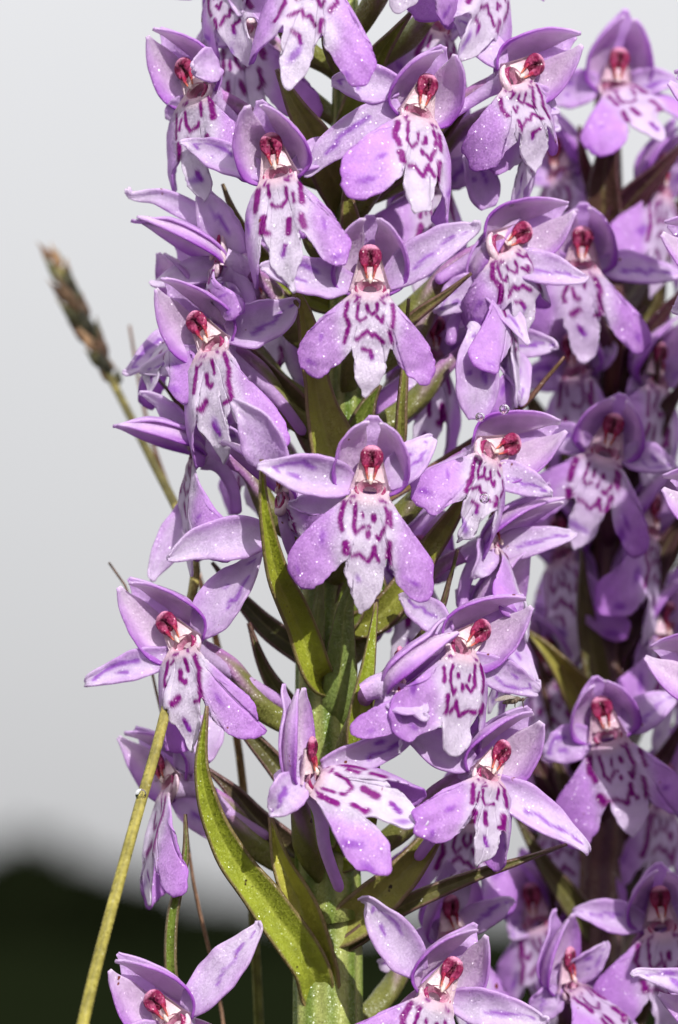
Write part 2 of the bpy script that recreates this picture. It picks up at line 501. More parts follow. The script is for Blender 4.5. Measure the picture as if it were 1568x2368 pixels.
def make_lip(R, O, sc, seed, parent, kind='A', kL=.14, kR=.14, lp=0.0, lr=0.0, mid=0.0, wave=.26, ly=1.0, lx=1.0, ns=150, nt=44, mirror=False, dull=None, var=.8, lt=0.0):
    r = np.random.default_rng(seed)
    cp = LIP_OUT.copy()
    if mirror:
        cp = cp[::-1] * np.array([-1, 1])
    w = sst(2.0, 3.0, np.abs(cp[:, 0]))
    cp[:, 0] *= 1 + var * w * r.uniform(-.12, .12)
    cp[:, 1] *= 1 + var * w * r.uniform(-.08, .1)
    midl = (np.abs(cp[:, 0]) < 1.45) & (cp[:, 1] < -5.9)
    cp[midl] *= np.array([1 + var * r.uniform(-.3, .1), 1.0])
    cp[midl, 1] = -5.6 + (cp[midl, 1] + 5.6) * (1 + var * r.uniform(-.3, .12))
    cp[3:-3] += r.normal(0, .08 + .09 * var, (len(cp) - 6, 2))
    o = cr(cp, ns)
    T = np.gradient(o, axis=0); T /= np.linalg.norm(T, axis=1)[:, None]
    nr = np.stack([-T[:, 1], T[:, 0]], 1)
    s = np.linspace(0, 1, ns)
    cren = (0.15 * snoise(s * 60, s * 0, seed + 9, 1.5, 3) + .06 * snoise(s * 200, s * 0, seed + 8, 1.5, 2)) * sst(0.08, .2, np.minimum(s, 1 - s))
    o = o + nr * cren[:, None]
    th = (s * 2 - 1)
    inn = np.stack([0.95 * np.sin(th * math.pi / 2), -0.5 + 0.65 * np.abs(th) ** 2.2], 1)
    t = np.linspace(0, 1, nt) ** 0.85
    x = inn[:, None, 0] * (1 - t) + o[:, None, 0] * t
    z = inn[:, None, 1] * (1 - t) + o[:, None, 1] * t
    C = lip_colour(x, z, kind, seed)
    rim = sst(0.93, 1.0, np.broadcast_to(t[None], x.shape)) * 0.35
    C = mixc(C, VIOLET, rim * sst(1.5, 3.5, np.abs(x)))
    if dull is not None:
        C = C * dull
    # shape
    ax = np.abs(x)
    k = np.where(x < 0, kL, kR) + 1e-4
    x0 = 1.3
    e = np.clip(ax - x0, 0, None)
    xs = np.where(ax > x0, x0 + np.sin(np.clip(k * e, -2.6, 2.6)) / k, ax) * np.sign(x)
    y = np.where(ax > x0, (1 - np.cos(np.clip(k * e, -2.6, 2.6))) / k, 0.0)
    d = -z
    y = y - 0.55 * np.sin(np.clip(d / 9, 0, 1) * math.pi) - 0.35 * np.exp(-((d - 1.0) / .8) ** 2) * np.exp(-(x / 1.4) ** 2)
    y = y + mid * 2.2 * sst(5.0, 9.5, d) * np.exp(-(x / 1.7) ** 4)
    y = y + wave * snoise(x, z, seed + 4, 0.9, 3) * sst(0.5, 3.5, d) * (0.6 + 0.5 * sst(.6, 1, np.broadcast_to(t[None], x.shape)))
    tt = np.broadcast_to(t[None], x.shape)
    y = y + .014 * snoise(s[:, None] * 70 + 0 * tt, tt * 2, seed + 6, 1.0, 2) * sst(.3, .8, tt)
    C = mixc(C, VIOLET, .14 * np.clip(snoise(s[:, None] * 90 + 0 * tt, tt * 2, seed + 7, 1.0, 2), 0, 1) * sst(1.6, 3, ax))
    # slight longitudinal folds beside the middle
    y = y - 0.18 * np.exp(-((ax - 1.5) / .5) ** 2) * sst(1, 3, d)
    V = np.stack([xs * lx, y, z * ly], -1)
    a, b = math.radians(lp), math.radians(lr)
    Rl = np.array([[math.cos(b), 0, math.sin(b)], [0, 1, 0], [-math.sin(b), 0, math.cos(b)]])
    Rp = np.array([[1, 0, 0], [0, math.cos(a), -math.sin(a)], [0, math.sin(a), math.cos(a)]])
    # positive lp swings the lip forward (towards the viewer)
    Rp = np.array([[1, 0, 0], [0, math.cos(a), math.sin(a)], [0, -math.sin(a), math.cos(a)]])
    g_ = math.radians(lt)
    Rt = np.array([[math.cos(g_), -math.sin(g_), 0], [math.sin(g_), math.cos(g_), 0], [0, 0, 1]])
    V = V @ (Rp @ Rl @ Rt).T
    V = O + sc * (V @ R.T)
    MB().grid(V, C).build('lip', M_PETAL, parent, 0.17, O)


# ------------------------------------------------------------------ hood petals
UT = np.array([0, .06, .15, .28, .42, .58, .72, .85, .94, 1.0])
RT = np.array([.42, .72, .92, 1.0, .98, .84, .62, .36, .17, .05])
RT2 = np.array([.50, .80, .98, 1.05, 1.06, 1.0, .90, .72, .52, .24])


def lemon(R, O, sc, ph0, ph1, L=6.3, Rm=2.45, tau=14, fw=1.3, rs=1.0, seed=0, flare=.12, curl=0.0, nu=36, nv=16, wave=.06, base=(0, .55, -.55), pinch=.55, shift=0.0, blunt=0.0, deep=.62):
    u = np.linspace(0, 1, nu)
    v = np.linspace(0, 1, nv)
    U, V = np.meshgrid(u, v, indexing='ij')
    ta = math.radians(tau)
    a = np.array([0, -math.sin(ta), math.cos(ta)])
    b = np.array([0, math.cos(ta), math.sin(ta)])
    r = np.interp(u, UT, RT * (1 - blunt) + RT2 * blunt)
    r = np.convolve(np.r_[r[0], r, r[-1]], [.25, .5, .25], 'valid')[:, None] * Rm * rs
    open_u = pinch + (1 - pinch) * np.sin(np.clip(U * 1.9, 0, 1) * math.pi / 2)
    open_u = open_u * (1 - 0.25 * sst(.75, 1, U))
    mid = (ph0 + ph1) / 2
    ph = np.radians(mid + (ph0 + (ph1 - ph0) * V - mid) * open_u)
    edge = np.abs(V - .5) * 2
    rr = r * (1 + flare * sst(.6, 1, edge)) + wave * snoise(U * 7, V * 3, seed, 1.2, 3)
    fwd = fw * U ** 2 - curl * sst(.7, 1, U) * 1.6
    cen = np.array(base) + a * (L * U)[..., None] - b * fwd[..., None]
    cen = cen + np.array([1, 0, 0]) * (shift * U ** 2)[..., None]
    X = cen + np.array([1, 0, 0]) * (rr * np.sin(ph))[..., None] + b * (rr * np.cos(ph) * deep)[..., None]
    return O + sc * (X @ R.T), U, V


def anther_parts(R, O, sc, parent):
    mb = MB()
    th = np.linspace(0.02, math.pi - .02, 12)
    ps = np.linspace(0, 2 * math.pi, 14, endpoint=False)
    TH, PS = np.meshgrid(th, ps, indexing='ij')
    pts = np.array([(-.33, .02, 1.35), (-.45, -.06, 1.9), (-.42, -.10, 2.4), (-.2, -.1, 2.72), (.2, -.1, 2.72), (.42, -.10, 2.4), (.45, -.06, 1.9), (.33, .02, 1.35)])
    V, U, A = tube_grid(pts, [.12, .28, .40, .44, .40, .40, .44, .40, .28, .12], 34, 14, flat=.62)
    inner = sst(.30, .08, np.abs(V[..., 0])) * sst(2.9, 2.5, V[..., 2])
    e = np.minimum(U, 1 - U)
    c = mixc(CRIM, lin((122, 20, 66)), sst(.05, .3, e) * .6)
    c = mixc(c, lin((60, 6, 30)), .85 * inner)
    c = mixc(c, lin((204, 96, 140)), .35 * np.clip(snoise(U * 12, A, 3, 1, 2), 0, 1))
    c = mixc(c, lin((226, 150, 184)), sst(2.66, 2.95, V[..., 2]))
    mb.grid(O + sc * (V @ R.T), c, True)
    # dark slit between the two sacs
    x = .5 * np.sin(TH) * np.cos(PS); y = .26 * np.sin(TH) * np.sin(PS) + .16; z = .8 * np.cos(TH) + 2.0
    mb.grid(O + sc * (np.stack([x, y, z], -1) @ R.T), lin((96, 10, 44)), True)
    # caudicles
    for q in (-1, 1):
        V, U, A = tube_grid([(q * .40, -.12, 1.62), (q * .34, -.24, 1.2), (q * .22, -.30, .62)], [.16, .11, .05], 10, 7)
        mb.grid(O + sc * (V @ R.T), mixc(lin((150, 26, 64)), lin((214, 120, 92)), sst(.3, 1, U)), True)
    mb.build('anther', M_ANTHER, parent)


def make_flower(plant, px, py, d, yaw=0, pitch=0, roll=0, sc=1.0, kind=None, lip=None, hood=None, sep=None, stem=None, spur=None,
                seed=0, detail=1.0, ovary=True, dull=None, dz=7.0, no_col=False):
    O = P(px, py, d)
    R = rot(yaw, pitch, roll)
    lip = dict(lip or {})
    hood = dict(hood or {})
    r = np.random.default_rng(seed)
    kind = kind or 'ABCD'[seed % 4]
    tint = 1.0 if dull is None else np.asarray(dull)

    # flower body: column wall, throat, rim, rostellum
    mb = MB()
    u = np.linspace(0, 1, 14); a = np.linspace(-84, 84, 23)
    U, A = np.meshgrid(u, np.radians(a), indexing='ij')
    rr = 1.62 - .8 * U ** .8
    V = np.stack([rr * np.sin(A), .1 + rr * .55 * np.cos(A), -.25 + 2.5 * U], -1)
    c = mixc(PINKW, lin((248, 230, 228)), U)
    mb.grid(O + sc * (V @ R.T), c * tint)
    # face of the column
    u = np.linspace(0, 1, 10); v = np.linspace(-1, 1, 13)
    U, Vv = np.meshgrid(u, v, indexing='ij')
    hw = 1.08 - .42 * U
    V = np.stack([hw * Vv, -.12 + .42 * Vv ** 2 + .12 * U, .42 + 1.5 * U], -1)
    mb.grid(O + sc * (V @ R.T), mixc(lin((248, 224, 226)), lin((240, 196, 212)), U) * tint)
    # throat bowl
    u = np.linspace(0, 1, 10); a = np.linspace(0, 2 * math.pi, 24, endpoint=False)
    U, A = np.meshgrid(u, a, indexing='ij')
    q = 1 - .5 * U
    V = np.stack([1.06 * q * np.sin(A), -.14 + .55 * U ** .8, -.05 + .72 * q * np.cos(A) - .2 * U], -1)
    mb.grid(O + sc * (V @ R.T), mixc(lin((240, 190, 208)), lin((206, 120, 160)), U) * tint, True)
    # U shaped rim, dark along its two arms
    a = np.radians(np.linspace(-104, 104, 11))
    pts = np.stack([1.06 * np.sin(a), -.2 + .08 * np.abs(np.sin(a)), -.05 - .74 * np.cos(a)], 1)
    V, U, A = tube_grid(pts, [.05, .15, .21, .22, .19, .16, .19, .22, .21, .15, .05], 30, 9)
    cc = mixc(lin((166, 34, 104)), lin((214, 120, 160)), np.exp(-((U - .5) / .13) ** 2) * .75)
    mb.grid(O + sc * (V @ R.T), cc * tint, True)
    # pale collar under the throat
    a = np.radians(np.linspace(-88, 88, 9))
    pts = np.stack([1.35 * np.sin(a), -.22 + .25 * np.abs(np.sin(a)), -.12 - .95 * np.cos(a)], 1)
    V, U, A = tube_grid(pts, [.1, .25, .3, .33, .3, .25, .1], 22, 9)
    cc = mixc(PINKW, lin((214, 150, 196)), .5 * np.clip(snoise(U * 20, A, seed, 1.2, 2), 0, 1))
    mb.grid(O + sc * (V @ R.T), cc * tint, True)
    # rostellum
    V, U, A = tube_grid([(0, -.1, .95), (0, -.3, .7), (0, -.4, .42), (0, -.38, .28)], [.12, .13, .2, .08], 10, 10)
    mb.grid(O + sc * (V @ R.T), lin((248, 226, 218)) * tint, True)
    # receptacle behind
    V, U, A = tube_grid([(0, .6, 0.3), (0, 1.7, .1), (0, 2.6, -.3)], [1.15, .95, .7], 8, 12)
    mb.grid(O + sc * (V @ R.T), mixc(PALE, LILAC, U) * tint, True)
    fl = mb.build('flower', M_WET, plant, 0.0, O)

    lk = dict(seed=seed * 13 + 1, kind=kind, ns=int(150 * detail), nt=int(44 * detail), dull=dull)
    lk.update(lip)
    if lip.get('on', True):
        lk.pop('on', None)
        make_lip(R, O, sc, parent=fl, **lk)
    if not no_col:
        anther_parts(R, O, sc, fl)

    # two hood petals
    nu, nv = int(34 * detail) + 2, int(14 * detail) + 2
    op = hood.get('open', 112); bl = hood.get('blunt', .32); L = hood.get('L', 6.2); tau = hood.get('tau', 12); fw = hood.get('fw', 1.4); Rm = hood.get('Rm', 2.5)
    for s in (-1, 1):
        o1 = op * hood.get('openL' if s < 0 else 'openR', 1.0)
        V, U, Vv = lemon(R, O, sc, s * 8, s * o1, L * r.uniform(.96, 1.04), Rm, tau, fw, 1.0, seed * 7 + s, nu=nu, nv=nv, shift=s * hood.get('spread', .15), wave=.09, blunt=bl)
        e = Vv
        base = mixc(lin((238, 214, 240)), LILAC, .75 * sst(.35, 1, e) + .15 * snoise(U * 5, Vv * 3, seed, 1, 2))
        base = mixc(base, VIOLET, .95 * sst(.5, 1.0, e) * sst(.75, .1, U))
        base = mixc(base, VIOLET, .35 * sst(.86, 1.0, e))
        base = mixc(base, MAUVE, .35 * sst(.3, .0, U))
        base = mixc(base, WHITE, .5 * sst(.7, 1, U))
        base = mixc(base, MAUVE, .16 * np.clip(snoise(Vv * 16, U * 1.2, seed + 1, 1.0, 2), 0, 1))
        MB().grid(V, base * tint).build('petal', M_PETAL, fl, 0.18, O)
    # dorsal sepal
    cw = hood.get('dw', 46)
    V, U, Vv = lemon(R, O, sc, -cw, cw, L * 1.06, Rm, tau - 3, fw * hood.get('dfw', .8), 1.14, seed * 7 + 3, flare=.02, curl=hood.get('curl', .5), nu=nu, nv=nv, wave=.11, shift=hood.get('dshift', 0.0), blunt=bl * .7)
    e = np.abs(Vv - .5) * 2
    base = mixc(LILAC, PALE, .6 * sst(.2, .9, U))
    base = mixc(base, MAUVE, .6 * sst(.6, .1, U) * e)
    base = mixc(base, MAUVE, .35 * np.clip(snoise(Vv * 16, U * 1.2, seed + 2, 1.0, 2), 0, 1))
    MB().grid(V, base * tint).build('sepal', M_PETAL, fl, 0.18, O)

    # spreading sepals: tip given in photograph pixels with its own depth, or in flower space
    def sepal(base_l, tipw, width, bow, bend, mark, sd, bulge=None):
        b0 = O + sc * (R @ np.array(base_l))
        t0 = tipw
        ax_ = t0 - b0
        Ln = np.linalg.norm(ax_)
        n = R @ np.array([0, -1, 0]); n = n * .6 + np.array([0, -.8, 0.1])
        n = n - (n @ ax_) / Ln ** 2 * ax_; n /= np.linalg.norm(n) + 1e-9
        side = np.cross(ax_ / Ln, n)
        pts = [b0, b0 + ax_ * .33 + n * bow * .8 + side * bend * .8, b0 + ax_ * .7 + n * bow + side * bend, t0 - ax_ * .06 + n * (.5 * bow), t0 + n * r.uniform(-.5, .7) + side * r.uniform(-.35, .35)]
        w = np.array([.45, .78, 1.0, 1.08, 1.08, 1.02, .86, .64, .42, .14]) * width * 1.04
        V, U, Vv = ribbon_grid(pts, w, n, int(38 * detail), int(14 * detail) | 1, cup=r.uniform(.15, .5), wave=.2, seed=sd, twist=r.uniform(-.5, .5))
        c = mixc(PALE, LILAC, .55 * sst(.5, 1, np.abs(Vv)) + .2 * snoise(U * 4, Vv * 2, sd, 1, 2))
        c = mixc(c, WHITE, .6 * sst(.55, .9, U))
        c = mixc(c, MAUVE, .3 * sst(.25, 0, U))
        c = mixc(c, MAUVE, .16 * np.clip(snoise(Vv * 9, U * 1.2, sd + 2, 1.0, 2), 0, 1))
        if mark:
            X, Y = U * Ln, Vv * width / 2
            mp = {1: [[(.42, .35), (.55, .55), (.72, .5), (.84, .15), (.82, -.25)], [(.55, -.3), (.63, -.2)]],
                  2: [[(.34, .3), (.46, .1), (.56, .22), (.64, -.05), (.76, -.12)], [(.84, .1), (.88, -.05)]],
                  3: [[(.36, .45), (.46, .3), (.54, .5), (.62, .32), (.7, .42)], [(.78, .3), (.84, .0), (.8, -.3)], [(.48, -.35), (.52, -.28)]]}[mark]
            best = np.full(X.shape, 9.0)
            for st in mp:
                q = (np.array(st) + r.normal(0, .03, (len(st), 2))) * np.array([Ln, width / 2])
                wq = r.uniform(-.05, .05)
                for a_, b_ in zip(q[:-1], q[1:]):
                    dd = b_ - a_
                    t = np.clip(((X - a_[0]) * dd[0] + (Y - a_[1]) * dd[1]) / (dd @ dd + 1e-9), 0, 1)
                    best = np.minimum(best, np.hypot(X - a_[0] - t * dd[0], Y - a_[1] - t * dd[1]) + wq)
            best = best + .09 * snoise(X, Y, sd + 7, 3, 2)
            c = mixc(c, MARKV, .8 * (1 - sst(.03, .26, best)))
        MB().grid(V, c * tint).build('sepal', M_PETAL, fl, 0.18, b0)

    if sep is None:
        for s in (-1, 1):
            t = O + sc * (R @ np.array([s * r.uniform(5.2, 6.8), r.uniform(-.6, 2.0), r.uniform(.5, 4.2)]))
            sepal((s * 1.15, .9, .4), t, sc * r.uniform(2.3, 2.9), r.uniform(.1, .6), r.uniform(-.4, .4), r.integers(1, 4), seed * 11 + s)
    else:
        for i, q in enumerate(sep):
            tx, ty, dd, wd = q[:4]
            opt = q[4] if len(q) > 4 else {}
            t = P(tx, ty, d + dd)
            tl = R.T @ (t - O)
            s = 1 if tl[0] > 0 else -1
            bl = opt.get('base', (s * 1.15, .9, .3))
            if 'bp' in opt:
                bl = R.T @ (P(opt['bp'][0], opt['bp'][1], d + opt['bp'][2]) - O) / sc
            sepal(bl, t, wd, opt.get('bow', .3), opt.get('bend', 0.0), opt.get('mark', (i % 3) + 1), seed * 11 + i)

    # spur
    if spur is None:
        sp = [O + sc * (R @ np.array(q)) for q in ((0, .9, -.35), (0, 2.0, -1.0), (.1, 2.9, -2.6), (.1, 3.2, -4.6))]
    else:
        sp = [O + sc * (R @ np.array((0, .7, -.2)))] + [P(*q) for q in spur]
    V, U, A = tube_grid(sp, sc * np.interp(np.linspace(0, 1, 60), [0, .12, .3, .6, 1], [.95, .66, .54, .47, .42]) * np.sqrt(np.clip(1 - np.clip((np.linspace(0, 1, 60) - .93) / .0705, 0, 1) ** 2, 0, 1)), 60, 12)
    MB().grid(V, mixc(PALE, mixc(LILAC, MAUVE, .5), U) * tint, True).build('spur', M_PETAL, fl, 0.0, sp[0])

    # ovary down to the stem
    if ovary and stem is not None:
        o0 = O + sc * (R @ np.array((0, 1.9, .1)))
        zz = O[2] - dz
        sx, sy, srad = stem(zz)
        e0 = np.array([sx, sy, zz])
        dirv = o0 - e0; dirv[2] = 0
        dirv /= np.linalg.norm(dirv) + 1e-9
        e0 = e0 + dirv * srad * .7
        m1 = e0 + (o0 - e0) * .35 + np.array([0, 0, -.3]) + dirv * .4
        m2 = e0 + (o0 - e0) * .72 + np.array([0, 0, .5]) - dirv * .1
        V, U, A = tube_grid([e0, m1, m2, o0], [.6, .82, .9, .74, .55, .7], 34, 18, 3, .13, 3.2)
        c = mixc(stem.ovary[0], stem.ovary[1], sst(.45, .95, U + .12 * np.cos(3 * A)))
        MB().grid(V, c, True).build('ovary', M_LEAF, fl, 0.0, e0)
    return fl, O


# ------------------------------------------------------------------ stems and bracts
class Stem:
    """stem axis given as (px, py, depth, width px) from top to bottom, carried on down to the soil"""
    def __init__(s, pts, c1, c2, ovary):
        p = [P(a, b, c) for a, b, c, _ in pts]
        s.w = [q[3] / PPM / 2 for q in pts]
        s.c1, s.c2, s.ovary = c1, c2, ovary
        s.p = np.array(p)
        base = W(p[-1]); base[2] = 0.0
        s.foot = base
        s.footp = (B.T @ (base - F0)) * 1000

    def __call__(s, z):
        o = np.argsort(s.p[:, 2])
        zz = s.p[o, 2]
        return (np.interp(z, zz, s.p[o, 0]), np.interp(z, zz, s.p[o, 1]), np.interp(z, zz, np.array(s.w)[o]))

    def build(s, plant, seed):
        pts = np.vstack([s.p, s.p[-1] * .5 + s.footp * .5, s.footp])
        rad = list(s.w) + [s.w[-1] * 1.15, s.w[-1] * 1.3]
        C = cr(np.c_[pts, rad], 220)
        r = C[:, 3]
        T, Nn, S = frames(C[:, :3], (0.1, -1, 0))
        nv = 54
        a = np.linspace(0, 2 * math.pi, nv, endpoint=False)
        rg = np.random.default_rng(seed)
        rib = sum(rg.uniform(.3, 1) * np.cos(k * a + rg.uniform(0, 6.28)) for k in (5, 8, 13)) * .035
        ll = np.linspace(0, 1, 220)[:, None]
        rr = r[:, None] * (1 + rib[None] + .02 * snoise(ll * 30, np.cos(a)[None] * 1.0 + 0 * ll, seed, 1, 2))
        V = C[:, None, :3] + rr[..., None] * (np.cos(a)[None, :, None] * S[:, None] + np.sin(a)[None, :, None] * Nn[:, None])
        stripe = .5 + .5 * np.cos(9 * a + 1.3)[None] + .25 * snoise(ll * 40, 3 * np.cos(a)[None] + 0 * ll, seed + 1, 1, 2)
        MB().grid(V, mixc(s.c1, s.c2, np.clip(stripe, 0, 1)), True).build('stem', M_STEM, plant)


def bract(plant, pts, width, c0=GREEN, c1=None, margin=lin((126, 84, 88)), hint=(0, -1, 0), cup=.35, seed=0, widths=None, twist=0.0, nu=46, fold=.3, stem=None):
    """pts: tip first, (px, py, depth)"""
    p = [P(*q) for q in pts]
    if stem is not None:
        zz = p[-1][2] - 1.3
        p.append(np.array([*stem(zz)[:2], zz]))
    if widths is None:
        widths = [.05, .22, .42, .62, .8, .93, 1.0, 1.0, .92, .8]
    w = np.array(widths) * width / PPM
    V, U, Vv = ribbon_grid(p, w, hint, nu, 17, cup=cup, wave=.03, seed=seed, twist=twist, fold=fold)
    c1 = c0 * .8 if c1 is None else c1
    c = mixc(c0, c1, np.clip(.5 + .5 * snoise(U * 3, Vv * 7, seed, 1.3, 3), 0, 1))
    c = mixc(c, YGREEN, .22 * np.exp(-(Vv / .12) ** 2))
    c = mixc(c, margin, .6 * sst(.9, 1.0, np.abs(Vv)))
    c = mixc(c, margin, .6 * sst(.06, 0, U))
    MB().grid(V, c).build('bract', M_LEAF, plant, .26)


def basal_leaves(plant, foot, n, seed):
    r = np.random.default_rng(seed)
    for i in range(n):
        a = i * 2.4 + r.uniform(-.3, .3)
        dr = np.array([math.cos(a), math.sin(a), 0])
        L = r.uniform(60, 100)
        pts = [foot + np.array([0, 0, 2 + 6 * i]), foot + dr * L * .35 + np.array([0, 0, 25 + 6 * i]), foot + dr * L * .75 + np.array([0, 0, 38 + 6 * i]), foot + dr * L + np.array([0, 0, 26 + 6 * i])]
        V, U, Vv = ribbon_grid(pts, np.array([.5, .9, 1, 1, .9, .7, .4, .05]) * 18, (0, 0, 1), 30, 11, cup=.3, wave=.3, seed=seed + i)
        c = mixc(GREEN2, GREEN, np.clip(.5 + .5 * snoise(U * 3, Vv * 4, seed + i, 1, 3), 0, 1))
        c = mixc(c, DARKP * .6, .8 * sst(.55, .8, snoise(U * 14, Vv * 4, seed + 3 + i, 1.2, 2)))
        MB().grid(V, c).build('leaf', M_LEAF, plant, .5)


def tag(o, label, cat, group=None, kind=None):
    if label:
        o['label'] = label
    if cat:
        o['category'] = cat
    if group:
        o['group'] = group
    if kind:
        o['kind'] = kind


# ------------------------------------------------------------------ ground and far woodland
def build_setting():
    # one sheet of meadow, denser near the plants, reaching past the wood
    rad = np.r_[0, np.geomspace(.05, 2500, 60)]
    a = np.linspace(0, 2 * math.pi, 72, endpoint=False)
    v = [(0, 0, 0)]
    for r in rad[1:]:
        for t in a:
            v.append((r * math.cos(t), r * math.sin(t), 0.0))
    f = [(0, 1 + j, 1 + (j + 1) % 72) for j in range(72)]
    for i in range(len(rad) - 2):
        b0, b1 = 1 + i * 72, 1 + (i + 1) * 72
        f += [(b0 + j, b1 + j, b1 + (j + 1) % 72, b0 + (j + 1) % 72) for j in range(72)]
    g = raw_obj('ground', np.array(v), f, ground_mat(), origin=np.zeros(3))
    tag(g, 'dark green meadow running back to the far wood', 'meadow', kind='structure')
    # woodland: crowns heaped along an arc 250 m off, higher towards the left
    r = np.random.default_rng(3)
    vs_, fs, n = [], [], 0
    th = np.linspace(0.05, math.pi * .62, 7); ps = np.linspace(0, 2 * math.pi, 11, endpoint=False)
    TH, PS = np.meshgrid(th, ps, indexing='ij')
    for i in range(420):
        ang = r.uniform(-.55, .55)
        dist = r.uniform(235, 290)
        h = np.interp(math.degrees(ang), [-32, -5.2, -4.0, -2.4, -1, .4, 1.6, 5.5, 32], [7, 7.6, 6.6, 3.6, 2.6, 2.0, 1.8, 2.6, 4]) * r.uniform(.72, 1.02)
        w = r.uniform(2.2, 4.2)
        rr = 1 + .22 * r.normal(0, 1, TH.shape)
        X = np.stack([w * rr * np.sin(TH) * np.cos(PS), w * rr * np.sin(TH) * np.sin(PS), h * .55 * (rr * np.cos(TH)) + h * .42], -1)
        X[-1, :, 2] = 0
        X = X + np.array([dist * math.sin(ang), dist * math.cos(ang), 0])
        vs_.append(X.reshape(-1, 3)); fs += gfaces(7, 11, True, n); n += 77
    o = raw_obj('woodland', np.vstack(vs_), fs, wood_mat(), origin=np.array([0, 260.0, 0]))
    tag(o, 'dark wood along the far edge of the meadow', 'woodland', kind='stuff')


build_setting()
exec_order = []

# ------------------------------------------------------------------ orchid in front
S1 = Stem([(800, -120, 10, 52), (800, 200, 10, 64), (800, 600, 10, 84), (795, 1000, 9.5, 100), (752, 1400, 9.4, 130), (752, 1800, 8.8, 140), (758, 2120, 8, 156), (757, 2420, 8, 160)],
          lin((92, 114, 38)), lin((158, 166, 92)), (lin((122, 124, 60)), lin((186, 126, 190))))
o1 = empty('spotted_orchid', S1.foot)
tag(o1, 'lilac orchid spike on a pale green ribbed stem with green bracts', 'orchid', 'flowering orchids')
S1.build(o1, 21)
basal_leaves(o1, S1.footp, 4, 31)


def dep(px, py, Rr=12.0):
    z = P(px, py, 0)[2]
    sx, sy, _ = S1(z)
    dx = P(px, py, 4)[0] - sx
    return sy - math.sqrt(max(Rr * Rr - dx * dx, 4.0))


